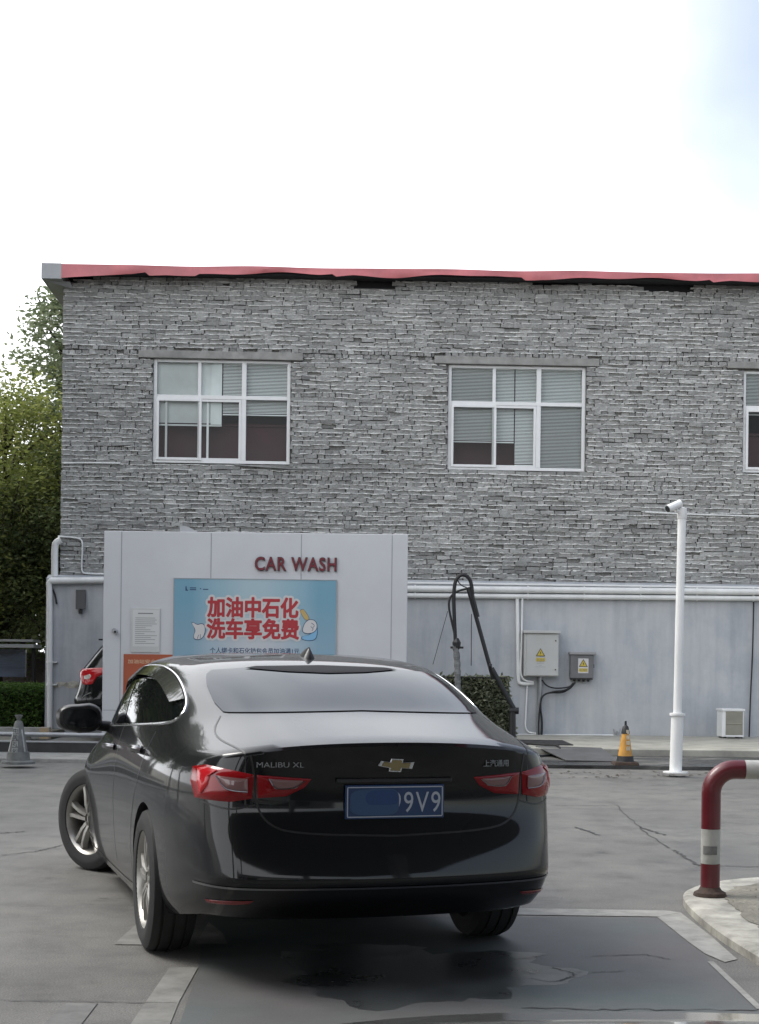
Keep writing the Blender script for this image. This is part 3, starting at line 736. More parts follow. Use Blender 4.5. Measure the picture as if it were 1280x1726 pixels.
m_ = MB(); m_.add([(-w_,-.05,h_),(w_,-.05,h_),(w_+.012,-.14,0),(-w_+.012,-.14,0),(-w_,-.03,h_),(w_,-.03,h_),(w_+.012,-.115,0),(-w_+.012,-.115,0)], [(0,3,2,1),(4,5,6,7),(0,1,5,4),(1,2,6,5),(2,3,7,6),(3,0,4,7)])
m_.build('solar_panel', BLACKP, lp, bevel=.006)
m_ = MB(); m_.tube([(0, -.08, .0), (0, -.02, -.02), (0, 0, .02)], .015, 8); m_.box(-.03, .03, -.09, -.04, -.08, -.01); m_.build('bracket', BLACKP, lp)
s_, z_ = WL(1040, 1237, .3)
tp = MB(); tp.tube([(0,0,0),(0,-.06,0),(0,-.06,.05)], .012, 8); tp.tube([(-.06,-.06,.09),(-.05,-.06,.02),(.05,-.06,.02),(.06,-.06,.10)], .009, 8); tp.tube([(0,-.06,.0),(0,-.06,-.06)], .010, 8)
o = tag(tp.build('tap', GALV, smooth=True), 'small wall tap at the end of the low white pipe', 'tap'); o.location = bt(s_, -.25, z_); o.rotation_euler = (0, 0, WPSI)
# louvred cabinet standing on the pavement
p0 = at(1217, 1248, 26.2); p1 = at(1254.5, 1196, 26.2); w_ = (p1.x-p0.x)/2; h_ = p1.z-.15
ac = empty('ventilation_cabinet', ((p0.x+p1.x)/2, 26.2, .15), WPSI, 'short white framed cabinet with beige grille on the pavement at the wall', 'cabinet')
m_ = MB(); m_.box(-w_, w_, 0, .36, .03, h_-.03); m_.box(-w_, -w_+.06, -.012, -.001, .03, h_-.03); m_.box(-w_+.061, w_, -.012, -.001, .03, .06); m_.build('case', PVC, ac, bevel=.005)
m_ = MB(); m_.box(-w_-.015, w_+.015, -.03, .37, h_-.028, h_+.01); m_.build('top', PVC, ac, bevel=.006)
m_ = MB()
for i in range(26): 
    zz = .07+i*(h_-.12)/26; m_.add([(-w_+.065, -.014, zz), (w_-.02, -.014, zz), (w_-.02, -.004, zz+.016), (-w_+.065, -.004, zz+.016)], [(0,1,2,3)])
m_.box(-w_+.062, w_-.017, -.0035, -.002, .062, h_-.04); m_.box(-w_+.062, w_-.018, -.02, -.012, h_*.5, h_*.5+.012)
m_.build('grille', GRILLE, ac)
for q in (-1, 1):
    m_ = MB(); m_.box(q*(w_-.05)-.03, q*(w_-.05)+.03, -.01, .3, 0, .03); m_.build('foot', BLACKP, ac)

# ================================================================== car wash sign wall
PD = 23.5
def pw(u, v, y=PD): return at(u, v, y)
pL, pR = pw(174, 1050).x, pw(686.5, 1050).x; pT = pw(430, 897.5).z
cw = empty('car_wash_panel', ((pL+pR)/2, PD, .03), 0, 'tall white car wash front panel with red CAR WASH letters', 'panel')
hw = (pR-pL)/2; H = pT-.03; cx0 = (pL+pR)/2
m_ = MB(); m_.box(-hw, hw, 0, .28, 0, H); m_.build('panel_board', PANEL, cw, bevel=.012)
m_ = MB()
for u in (205, 356, 508, 661): 
    x = pw(u, 950).x-cx0; m_.box(x-.006, x+.006, -.003, -.0005, .02, H-.02)
m_.box(-hw+.02, hw-.02, -.003, -.0006, pw(190, 1197).z-.03-.005, pw(190, 1197).z-.03+.005)
m_.build('panel_joint', PSEAM, cw)
x, z = pw(320, 888).x-cx0, pT-.03
m_ = MB(); m_.prism([(x-.18, z-.02), (x-.18, z+.12), (x-.06, z+.10), (x+.14, z+.0)], lambda a, b: (a, .20, b), lambda a, b: (a, .26, b)); m_.build('top_bracket', GREYM, cw)
a, b = pw(430, 951), pw(568, 951)
lt = empty('lettering', ((a.x+b.x)/2-cx0, -.02, (a.z+b.z)/2-.03), 0, parent=cw)
ta = text_obj('letter_side', 'CAR WASH', .3, DRED, lt, Matrix.Translation((0, 0, 0)) @ FACE, width=b.x-a.x, height=.225, extrude=.02, offset=.008, space=1.12)
tb = text_obj('letter_face', 'CAR WASH', .3, REDT, lt, Matrix.Translation((0, -.022, 0)) @ FACE, width=b.x-a.x-.012, height=.21, offset=.004, space=1.12)
# poster
a, b = pw(294.5, 975), pw(565.5, 1130); z0, z1 = .95, pw(430, 977).z
po = empty('poster', ((a.x+b.x)/2, PD-.012, z0), 0, 'blue advertising poster with large red Chinese slogan on the white panel', 'poster')
wq, hq = (b.x-a.x)/2, z1-z0; pcx = (a.x+b.x)/2
m_ = MB(); m_.box(-wq, wq, -.012, .0115, 0, hq); m_.build('poster_sheet', POSTER, po)
m_ = MB()
for (q0, q1, w0, w1) in ((-wq-.012, -wq, 0, hq), (wq, wq+.012, 0, hq), (-wq-.012, wq+.012, hq, hq+.012)): m_.box(q0, q1, -.018, .0112, w0, w1)
m_.build('poster_frame', GREYM, po)
def pz(u, v): 
    p = at(u, v, PD-.026); return p.x-pcx, p.z-z0
def slogan(txt, u0, u1, v0, v1):
    x0, zz0 = pz(u0, v1); x1, zz1 = pz(u1, v0); c = ((x0+x1)/2, (zz0+zz1)/2); W_, H_ = x1-x0, zz1-zz0
    for nm, m_, rad, ks, y in (('lettering_halo', PWHITE, .042, 16, -.0135), ('lettering', PRED, .008, 8, -.0200)):
        me = text_mesh(txt, .3, offset=.004); co = np.empty(len(me.vertices)*3); me.vertices.foreach_get('co', co); co = co.reshape(-1, 3)
        lo, hi = co.min(0), co.max(0); co = (co-(lo+hi)/2)*np.array([W_/(hi[0]-lo[0]), H_/(hi[1]-lo[1]), 0])
        mb = MB(); fs = [tuple(p.vertices) for p in me.polygons]
        for k in range(ks+1):
            dx, dz = (rad*math.cos(6.283*k/ks), rad*math.sin(6.283*k/ks)) if k < ks else (0, 0)
            mb.add([(c[0]+q[0]+dx, y-.0003*k, c[1]+q[1]+dz) for q in co], fs)
        mb.build(nm, m_, po)
slogan('加油中石化', 350, 503, 1008, 1040)
slogan('洗车享免费', 349, 504, 1044, 1076)
x0, zz0 = pz(354, 1096); x1, _ = pz(505, 1096)
text_obj('small_lettering', '个人绑卡和石化钱包会员加油满1元', .1, PNAVY, po, Matrix.Translation(((x0+x1)/2, -.0135, zz0)) @ FACE, width=x1-x0, height=.095, offset=.0015)
m_ = MB(); x, z = pz(315, 992)
m_.add([(x-.02,-.014,z-.035),(x+.022,-.014,z-.035),(x+.022,-.014,z-.018),(x+.005,-.014,z-.018),(x-.005,-.014,z+.045),(x-.02,-.014,z+.03)], [(0,1,2,3,4,5)])
m_.build('small_emblem', PNAVY, po)
for dx, ww, hh in ((.10, .10, .012), (.10, .10, -.016), (.22, .02, 0), (.30, .085, -.008)):
    m_ = MB(); m_.add([(x+dx-ww/2, -.014, z+hh-.008), (x+dx+ww/2, -.014, z+hh-.008), (x+dx+ww/2, -.014, z+hh+.007), (x+dx-ww/2, -.014, z+hh+.007)], [(0, 1, 2, 3)]); m_.build('small_lettering', PNAVY, po)
# the two gloved hands printed on it: outlined blobs with fingers
def blob(mb, pts, mi, y, grow=0):
    P2 = [Vector((*pz(u, v), 0)) for u, v in pts]; P2 = smooth_closed(P2, 40)
    c = sum(P2, Vector())/len(P2)
    if grow: P2 = [p+(p-c).normalized()*grow for p in P2]
    mb.add([(p.x, y, p.y) for p in P2], [tuple(range(len(P2)))], mi)
def smooth_closed(P, n):
    for _ in range(2):
        q = []
        for i in range(len(P)): a, b = P[i], P[(i+1) % len(P)]; q += [a.lerp(b, .25), a.lerp(b, .75)]
        P = q
    return resample(P, n, True)
def strokes(mb, pts, w, mi, y):
    P = smooth_path([Vector((*pz(u, v), 0)) for u, v in pts], 16); vs = []
    for i, p in enumerate(P):
        d = (P[min(i+1, 15)]-P[max(i-1, 0)]).normalized(); q = Vector((-d.y, d.x, 0))*w; vs += [(p.x+q.x, y, p.y+q.y), (p.x-q.x, y, p.y-q.y)]
    mb.add(vs, [(2*i, 2*i+1, 2*i+3, 2*i+2) for i in range(15)], mi)
hd = MB(); lhand = [(323,1050),(326,1049),(333,1054),(340,1051),(345,1054),(346,1064),(343,1073),(338,1077),(333,1078),(327,1076),(327,1070),(331,1062)]
blob(hd, lhand, 1, -.0155, .012); blob(hd, lhand, 0, -.017); strokes(hd, [(333,1077),(335,1070)], .004, 1, -.0175); strokes(hd, [(338,1076),(338,1069)], .004, 1, -.0175)
hd.build('hand_drawing', [PWHITE, PNAVY, PLBLUE, PYEL], po); hd = MB()
sleeve = [(508,1077),(520,1080),(532,1078),(535,1068),(535,1056),(530,1062),(524,1070),(510,1072)]
blob(hd, sleeve, 1, -.0155, .010); blob(hd, sleeve, 2, -.0165)
rhand = [(512,1055),(517,1047),(524,1044),(532,1047),(535,1055),(532,1064),(522,1068),(510,1066)]
blob(hd, rhand, 1, -.0170, .010); blob(hd, rhand, 0, -.0185)
strokes(hd, [(525,1050),(531,1054),(528,1058)], .004, 1, -.019); strokes(hd, [(524,1056),(529,1060),(526,1063)], .004, 1, -.019)
noz = [(505,1030),(511,1026),(514,1030),(521,1040),(521,1045),(514,1045),(509,1035)]
blob(hd, noz, 1, -.0155, .006); blob(hd, noz, 3, -.0165)
hd.build('hand_drawing', [PWHITE, PNAVY, PLBLUE, PYEL], po)
# notice sheet
a, b = pw(220.5, 1099), pw(271, 1026)
nb = empty('notice_board', ((a.x+b.x)/2, PD-.002, a.z), 0, 'white printed rules sheet in clear holder left of the blue poster', 'notice'); wq, hq = (b.x-a.x)/2, b.z-a.z
m_ = MB(); m_.box(-wq, wq, -.02, 0, 0, hq); m_.build('holder', PAPER, nb, bevel=.004)
m_ = MB(); m_.box(-wq+.035, wq-.02, -.0225, -.0205, .09, hq-.025); m_.build('sheet', mat('sheet_white', (.60, .60, .585), .6), nb)
m_ = MB()
for i in range(14):
    zz = hq-.15-i*.031; m_.box(-wq+.07, wq-.05-(rnd.random()**3)*.22, -.024, -.0227, zz-.004, zz+.003)
m_.box(-.12, .12, -.024, -.0227, hq-.085, hq-.07)
m_.build('printed_line', INK, nb)
a, b = pw(208, 1180), pw(300, 1103.5)
op = empty('poster', ((a.x+b.x)/2, PD-.002, a.z), 0, 'orange safety poster low on the white panel beneath the rules sheet', 'poster'); wq, hq = (b.x-a.x)/2, b.z-a.z
m_ = MB(); m_.box(-wq, wq, -.012, 0, 0, hq); m_.build('poster_sheet', ORANGEP, op)
text_obj('lettering', '加油站安全生产', .1, mat('poster_cream', (.6, .42, .27), .6), op, Matrix.Translation((-.05, -.0135, hq-.115)) @ FACE, width=.62, height=.07, offset=.001)
# little camera on the panel
p = pw(193, 1063); sc_ = empty('wall_camera', (p.x, PD, p.z), 0, 'tiny silver dome camera on the white panel left of the notice', 'camera')
m_ = MB(); m_.lathe([(0, -.03), (.035, -.03), (.04, -.002), (.04, 0)], 16, 'y'); m_.build('mount', GALV, sc_, smooth=True)
m_ = MB(); m_.lathe([(0, -.10), (.03, -.10), (.035, -.03)], 16, 'y', (.03, 0, -.02)); m_.build('housing', GALV, sc_, smooth=True)
m_ = MB(); m_.lathe([(0, -.104), (.02, -.103), (.02, -.10)], 12, 'y', (.03, 0, -.02)); m_.build('lens', BLACKP, sc_)

# ================================================================== leaf helpers
def leaves(name, centers, sizes, m, parent, seed, tint=None, flat=.4):
    """one mesh of small folded leaf blades"""
    r = np.random.RandomState(seed); n = len(centers); C = np.asarray(centers)
    d = r.normal(size=(n, 3)); d[:, 2] = d[:, 2]*flat-.25; d /= np.linalg.norm(d, axis=1)[:, None]
    u = np.cross(d, r.normal(size=(n, 3))); u /= np.linalg.norm(u, axis=1)[:, None]
    Ls = np.asarray(sizes)[:, None]; W = Ls*.22
    V = np.stack([C, C+d*Ls*.5+u*W, C+d*Ls, C+d*Ls*.5-u*W], 1).reshape(-1, 3)
    me = bpy.data.meshes.new(name); me.vertices.add(4*n); me.vertices.foreach_set('co', V.ravel())
    me.loops.add(4*n); me.loops.foreach_set('vertex_index', np.arange(4*n)); me.polygons.add(n)
    me.polygons.foreach_set('loop_start', np.arange(0, 4*n, 4)); me.polygons.foreach_set('loop_total', np.full(n, 4))
    me.update(calc_edges=True); me.materials.append(m)
    a = me.attributes.new('tint', 'FLOAT', 'FACE'); a.data.foreach_set('value', np.clip(tint if tint is not None else r.normal(.5, .2, n), 0, 1))
    return link(name, me, parent)
def tree(loc, height, crown_r, crown_h, label, m, seed, nleaf=14000, leaf=.14, nclump=70, fill=1.0, group='trees beyond the building corner', name='leafy_tree'):
    r = np.random.RandomState(seed); root = empty(name, loc, 0, label, 'tree', group)
    cz = height-crown_h/2
    cl = []
    while len(cl) < nclump:
        p = r.uniform(-1, 1, 3)
        q = np.linalg.norm(p)
        if q < 1 and q > .25: cl.append(p*np.array([crown_r*fill, crown_r*fill, crown_h/2])+np.array([0, 0, cz]))
    cl = np.array(cl)
    tk = MB(); th = cz-crown_h*.15
    trunk = smooth_path([(0,0,0),(.1*crown_r*r.normal(), .1*crown_r*r.normal(), th*.5),(.12*crown_r*r.normal(), 0, th),(.1*r.normal(), .1*r.normal(), height*.93)], 14)
    R0 = .02*height; tk.tube(trunk, [R0*(1-.9*i/13) for i in range(14)], 8)
    for c in cl[::1 if nclump < 60 else 2]:
        zb = min(height*.8, max(th*.5, c[2]-abs(c[0])*.6-abs(c[1])*.6-.4)); k = min(range(14), key=lambda i: abs(trunk[i].z-zb)); b0 = trunk[k]
        mid = b0.lerp(Vector(c), .55)+Vector((0, 0, .12*crown_r))
        P = smooth_path([b0, mid, Vector(c)], 7); tk.tube(P, [R0*.32*(1-.8*i/6)+.004 for i in range(7)], 5)
    tk.build('trunk', BARK, root, smooth='all')
    idx = r.randint(0, nclump, nleaf); sp = crown_r*.20
    C = cl[idx]+r.normal(size=(nleaf, 3))*np.array([sp, sp, sp*.75])
    base = r.normal(.5, .16, nclump); t = base[idx]+r.normal(0, .14, nleaf)
    leaves('crown', C, r.uniform(.6, 1.2, nleaf)*leaf, m, root, seed+1, t)
    return root
# tall thin-leaved tree close to the corner; bushy yellow-green one before it; others behind
pt = lambda u, D: at(u, 1120, D).x
tree((pt(108, 36), 36, .1), 10.5, 1.35, 6.0, 'tall grey green tree rising right behind the brick building corner', LEAF_B, 11, 11500, .18, 60)
tree((pt(-105, 38), 38, .1), 9.6, 2.0, 5.6, 'pale green tree with open top at the left picture edge', LEAF_B, 12, 9000, .20, 45)
tree((pt(0, 33.5), 33.5, .1), 7.5, 2.3, 5.8, 'bushy yellow green tree standing left of the brick corner', LEAF_A, 13, 26000, .14, 95)
tree((pt(100, 32.5), 32.5, .1), 5.9, 1.35, 4.6, 'dark green small tree close beside the downpipe', LEAF_D, 14, 14000, .13, 60)
tree((pt(-45, 31.5), 33, .1), 4.9, 1.9, 3.9, 'low dark green tree behind the notice kiosk', LEAF_D, 15, 16000, .13, 70)
for i, (u, D, h, lab) in enumerate(((40, 44, 7.5, 'dark tree in the far row directly behind the yellow green tree'), (-150, 46, 9, 'dark tree in the far row off the left picture edge'), (130, 47, 8, 'dark tree in the far row hidden behind the brick corner'))):
    tree((pt(u, D), D, .1), h, 3.4, h-.6, lab, LEAF_D, 20+i, 12000, .26, 80)
for i, (x, y, h) in enumerate(((-11.5, 9, 7.5), (-10.5, 25, 11.0), (-13.5, 21, 11.5), (-13, 28.5, 12), (-12.5, 16, 9.0))):
    tree((x, y, 0), h, 2.6, h*.8, 'roadside tree outside the view on the left', LEAF_D, 40+i, 14000, .34, 90, group='trees along the left road side', name='roadside_tree')
# hedge
def box_hedge(loc, sx, sy, sz, label, seed, n=9000):
    root = empty('box_hedge', loc, 0, label, 'hedge'); r = np.random.RandomState(seed)
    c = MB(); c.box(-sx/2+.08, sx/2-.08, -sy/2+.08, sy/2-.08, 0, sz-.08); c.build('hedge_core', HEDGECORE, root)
    P = []; 
    for _ in range(n):
        k = r.rand(); x, y, z = r.uniform(-sx/2, sx/2), r.uniform(-sy/2, sy/2), r.uniform(0, sz)
        if k < .42: y = -sy/2
        elif k < .5: x = sx/2
        elif k < .55: y = sy/2
        else: z = sz
        P.append((x+r.normal(0, .03), y+r.normal(0, .03), z+r.normal(0, .03)))
    leaves('foliage', P, r.uniform(.05, .09, n), LEAF_H, root, seed+1)
hx = at(64, 1150, 26.5).x
box_hedge((hx-1.5, 27.4, .16), 3.0, 1.8, at(30, 1158, 26.5).z-.16, 'clipped green box hedge left of the white downpipe', 31, 14000)
# kiosk board behind the hedge
kx0, kx1 = at(-120, 1100, 31).x, at(62, 1100, 31).x
kk = empty('notice_kiosk', ((kx0+kx1)/2, 31, .16), 0, 'roofed display board with blue pictures behind the hedge', 'notice board'); w_ = (kx1-kx0)/2
zt = at(30, 1078, 31).z-.16; zb = at(30, 1092, 31).z-.16; zc = at(30, 1133, 31).z-.16
m_ = MB(); m_.box(-w_, w_, -.35, .35, zt-.05, zt); m_.box(-w_-.02, w_+.02, -.37, .37, zb, zt-.10); m_.build('roof', GREYM, kk, bevel=.01)
m_ = MB(); m_.box(-w_+.1, w_-.22, -.05, .05, zc-.1, zb-.03); m_.build('display_panel', mat('faded_blue_print', (.065, .085, .13), .3, noise=(2.2, .8, (.25, 1, 2.2))), kk)
for q in (-w_+.06, w_-.06):
    m_ = MB(); m_.box(q-.03, q+.03, -.06, .06, 0, zb-.001); m_.build('post', DARKV, kk)
# low wall of reddish rendering behind
m_ = MB(); x1_ = at(78, 1120, 34).x; m_.box(-16, x1_+.8, 34, 34.2, 0, at(70, 1105, 34).z); m_.box(-16.05, x1_+.85, 33.95, 34.25, at(70, 1105, 34).z+.001, at(70, 1105, 34).z+.06)
tag(m_.build('garden_wall', mat('dull_pink_render', (.13, .105, .105), .9, noise=(2, .25)), bevel=.01), 'dull pinkish garden wall behind the hedge and kiosk', 'wall')
m_ = MB(); a = at(66, 1231, 24); m_.box(-14, a.x, 24, 24.15, .1, at(40, 1226, 24).z); m_.box(a.x+.001, at(83, 1231, 24).x, 23.99, 24.16, .1, at(75, 1226, 24).z, 1)
tag(m_.build('garden_kerb', [KERBC, mat('tan_block', (.36, .27, .17), .9)], bevel=.01), 'low concrete edging in front of the hedge', 'kerb')

# low pipe rail in front of the hedge
rz = at(60, 1238, 21.95).z
rl = empty('pipe_rail', (0, 21.95, .15), 0, 'low round pipe rail running behind the grey cone', 'rail')
m_ = MB(); m_.tube([(-9, 0, rz-.15), (at(330, 1238, 21.95).x, 0, rz-.15)], .034, 10); m_.build('rail_bar', GALV, rl, smooth=True)
for x in (-8.5, -3.2):
    m_ = MB(); m_.tube([(x, 0, 0), (x, 0, rz-.19)], .028, 8); m_.build('rail_post', GALV, rl)

# ================================================================== hose stand, leaf screen
HD = 24.0
def hp(u, v, D=HD): return at(u, v, D)
hs = empty('hose_boom', (hp(866, 1245).x, HD, .15), 0, 'black hose boom arching over the leaf covered screen', 'hose'); off = Vector(hs.location)
def hpath(pts, n=40, D=HD): return smooth_path([hp(u, v, D)-off for u, v in pts], n)
m_ = MB(); m_.tube(hpath([(768, 1080), (766, 1040), (765, 1000), (768, 976), (780, 967), (792, 974), (796, 990), (797, 1010)], 60), .030, 8)
m_.tube(hpath([(767, 1070), (761, 1045), (756, 1020), (759, 1005), (772, 996), (788, 992)], 50), .018, 8)
m_.tube(hpath([(770, 975), (776, 986), (788, 991)], 20), .009, 6)
m_.build('hose', BLACKR, hs, smooth=True)
m_ = MB(); m_.tube([hp(789, 990)-off, hp(832, 1145)-off], .034, 10); m_.tube([hp(797, 1005, 23.95)-off, hp(806, 1040, 23.95)-off], .03, 8); m_.build('boom_pipe', BLACKP, hs, smooth=True)
m_ = MB(); m_.tube([hp(824, 1122, 23.9)-off, hp(829, 1123, 23.9)-off], .04, 8); m_.tube([hp(829, 1126, 23.9)-off, hp(867, 1196, 23.9)-off], .04, 10); m_.build('boom_arm', BLACKP, hs, smooth=True)
p = hp(864, 1200, 23.9)-off; q = hp(864, 1250, 23.9)-off
m_ = MB(); m_.tube([p, (q.x, q.y, 0)], .055, 12); m_.tube([p+Vector((-.05, 0, .02)), p+Vector((.10, 0, .02))], .055, 10); m_.build('boom_post', BLACKP, hs, smooth=True)
gp_ = smooth_path([hp(768, 1088)-off, hp(771, 1110)-off, hp(772, 1160)-off, Vector(((hp(773, 1200)-off).x, 0, 0))], 34)
m_ = MB(); m_.tube(gp_, [.052+.007*math.sin(i*2.2) for i in range(34)], 10); m_.build('wrapped_post', mat('grey_wrapped_tape', (.16, .165, .165), .7, noise=(9, .5, (1, 1, 3))), hs, smooth=True)
m_ = MB(); c = hp(770, 1086)-off; m_.lathe([(.03, .10), (.07, .03), (.06, -.06), (.03, -.10)], 8, 'z', c); m_.box(c.x-.10, c.x+.11, -.02, .02, c.z-.07, c.z-.035); m_.build('hose_clamp', BLACKP, hs)
m_ = MB(); m_.tube([hp(795, 1035)-off, hp(794.5, 1122)-off], .007, 5); m_.tube([hp(755, 1030)-off, hp(730, 1120)-off], .005, 5); m_.build('pull_cord', BLACKR, hs)
SD = 24.45
a, b = at(690, 1140, SD), at(853, 1142, SD); zt = a.z-.15
ls = empty('leaf_screen', (b.x, SD, .15), 0, 'box screen covered in artificial leaves under the hose boom', 'screen'); w_ = b.x-a.x
m_ = MB(); m_.prism([(-w_, 0), (.16, 0), (0, zt-.02), (-w_, zt-.02)], lambda p, q: (p, .03, q), lambda p, q: (p, .45, q)); m_.build('screen_box', HEDGECORE, ls)
r = np.random.RandomState(5); P = []
for _ in range(5200):
    z = r.uniform(0, zt); k = r.rand()
    x = r.uniform(-w_, .16*(1-z/zt)); y = r.normal(.01, .02)
    if k < .12: z = zt+r.normal(0, .01); y = r.uniform(0, .45)
    elif k < .2: x = .16*(1-z/zt)+.01; y = r.uniform(0, .45)
    P.append((x, y, z))
leaves('leaf_cover', P, r.uniform(.05, .10, len(P)), LEAF_S, ls, 6)
m_ = MB(); m_.box(-w_-.01, .02, -.015, .0, zt-.02, zt+.005); m_.build('screen_frame', BLACKP, ls)

# steel ramp plate and mats lying on the apron
sp = MB(); P = [at(905, 1249, 22.6), at(1003, 1262, 22.5), at(1047, 1290, 20.75), at(985, 1287, 20.9)]
P = [(P[0].x, 22.75, .165), (P[1].x+.1, 22.55, .160), (P[2].x, 20.85, .066), (P[3].x-.25, 20.9, .066)]
sp.add([(x, y, z) for x, y, z in P]+[(x, y, z-.012) for x, y, z in P], [(0,1,2,3),(7,6,5,4),(0,4,5,1),(1,5,6,2),(2,6,7,3),(3,7,4,0)])
tag(sp.build('ramp_plate', STEEL), 'grey steel ramp plate bridging kerb and wet apron', 'ramp plate')
mt = MB(); c = on_ground(935, 1259, .15); mt.box(c.x-.8, c.x+.35, 23.2, 24.6, .151, .166)
tag(mt.build('rubber_mat', BLACKR, bevel=.006), 'flat black mat on the pavement near the hose post', 'mat')
hz = MB(); hz.tube(smooth_path([(2.15, 24.0, .17), (2.3, 23.3, .17), (2.7, 22.9, .17), (2.75, 22.42, .17), (2.72, 22.3, .07), (2.4, 21.7, .07), (1.6, 21.4, .07)], 60), .018, 8)
tag(hz.build('floor_hose', BLACKR, smooth=True), 'thin black hose lying from the boom post over the kerb', 'hose')
# low trim board edge by the wet apron
db = MB()
for _ in range(90):
    u = rnd.uniform(900, 1280); p = on_ground(u, rnd.uniform(1294, 1306), .05)
    r_ = rnd.uniform(.012, .045); zz = .053 if p.y > 20.14 else .004; a0 = rnd.uniform(0, 6)
    db.add([(p.x+r_*math.cos(a0+t)*rnd.uniform(.5, 1), p.y+r_*math.sin(a0+t)*rnd.uniform(.5, 1), zz+rnd.uniform(0, .012)) for t in (0, 1.2, 2.5, 3.8, 5)], [(0,1,2,3,4)])
tag(db.build('leaf_litter', mat('dead_leaf', (.05, .04, .026), .9)), kind='stuff')

# ================================================================== cones, camera pole, bollard
def cone(loc, label, mats, h, name='traffic_cone'):
    root = empty(name, loc, 0, label, 'cone'); return root
c = on_ground(1054, 1289, .05); cn = cone((c.x, c.y, .05), 'orange cone with black tip and dark base beside the white pole', None, .6)
hh = at(1055, 1215, c.y).z-.05
m_ = MB(); m_.prism([(-.17,-.17),(.17,-.17),(.17,.17),(-.17,.17)], lambda a, b: (a, b, 0), lambda a, b: (a*.92, b*.92, .045)); m_.build('cone_base', RUST, cn, bevel=.01)
m_ = MB(); m_.lathe([(.135, .045), (.122, .05), (.108, .12), (0.10, .122)], 20); m_.build('cone_collar', BLACKR, cn, smooth=True)
m_ = MB(); m_.lathe([(.100, .12), (.050, hh-.17)], 20); m_.build('cone_body', CONEO, cn, smooth=True)
m_ = MB(); m_.lathe([(.058, hh-.175), (.056, hh-.15), (.04, hh-.08), (.018, hh-.06), (.014, hh-.005), (0, hh)], 18); m_.build('cone_tip', BLACKR, cn, smooth=True)
m_ = MB()
for i in range(4): 
    z = .2+i*.075; r_ = .106-(z-.12)/(hh-.29)*.054+.002; m_.box(.0, .05-i*.004, -r_-.001, -r_+.004, z, z+.055)
m_.build('cone_sticker', mat('worn_white_tape', (.46, .40, .30), .7, noise=(20, .4)), cn)
c = on_ground(31, 1287, .05); cg = cone((c.x, c.y, .05), 'dusty grey cone with vertical white characters at the kerb', None, .6); hh = at(35, 1213, c.y).z-.05
m_ = MB(); m_.lathe([(.0, .0), (.215, .0), (.215, .03), (.15, .045), (.14, .15), (.10, .155)], 24); m_.build('cone_base', CONEG, cg, smooth=True)
m_ = MB(); m_.lathe([(.118, .15), (.058, hh-.06), (.045, hh-.02), (.0, hh)], 4 if False else 20); m_.build('cone_body', CONEG, cg, smooth=True)
m_ = MB()
for i, q in enumerate((-.085, .082)):
    m_.add([(q*1.15, -.085, .16), (q*1.35, -.07, .16), (q*.66, -.035, hh-.1), (q*.5, -.048, hh-.1)], [(0,1,2,3)])
m_.build('cone_tape', CONEGL, cg)
m_ = MB(); m_.lathe([(.02, hh-.01), (.05, hh+.05), (.052, hh+.06), (.02, hh+.055)], 12); m_.build('cone_cap', CONEG, cg, smooth=True)
for i, ch in enumerate('中国石化'):
    z = hh-.14-i*.085; r_ = .118-(z-.15)/(hh-.21)*.06
    tlt = Matrix.Translation((-.02, -r_-.004, z)) @ Matrix.Rotation(R(-8), 4, 'X') @ FACE
    k = MB(); k.box(-.02-.036, -.02+.036, -r_-.003, -r_+.02, z-.036, z+.036); k.build('letter_tile', CONEGL, cg)
    text_obj('lettering', ch, .07, BLACKP, cg, Matrix.Translation((-.02, -r_-.005, z)) @ FACE, width=.055, height=.055)

c = on_ground(1139, 1302.5, 0.05); p0 = Vector((c.x, c.y, .05))
cp = empty('camera_pole', p0, 0, 'tall white pole with a tilted camera on top at the kerb', 'pole')
top = at(1150, 862, c.y)-p0; mid = at(1142, 1206, c.y)-p0
m_ = MB(); m_.lathe([(.0, 0), (.16, 0), (.16, .015), (.0, .016)], 16); m_.build('base_plate', PIPEW, cp)
m_ = MB(); m_.tube([(0,0,.016), mid], .078, 18); m_.build('base_sleeve', PIPEW, cp, smooth=True)
m_ = MB(); m_.lathe([(.05, 0), (.10, 0), (.10, .03), (.05, .035)], 18, 'z', mid); m_.tube([mid, top], .054, 16); m_.build('pole_tube', PIPEW, cp, smooth=True)
m_ = MB(); m_.lathe([(.0, .06), (.06, .04), (.065, -.08), (.056, -.10)], 14, 'z', top); m_.tube([top+Vector((0, 0, -.02)), top+Vector((-.09, -.05, .01))], .025, 8); m_.build('camera_mount', PIPEW, cp, smooth=True)
ch = MB(); a_ = top+Vector((-.20, -.10, .02)); b_ = top+Vector((-.03, -.04, .10)); ch.tube([a_, b_], .05, 14); ch.build('camera_housing', PIPEW, cp, smooth=True)
d_ = (a_-b_).normalized(); ch = MB(); ch.tube([a_+d_*.002, a_+d_*.012], .042, 14); ch.build('camera_lens', BLACKP, cp)

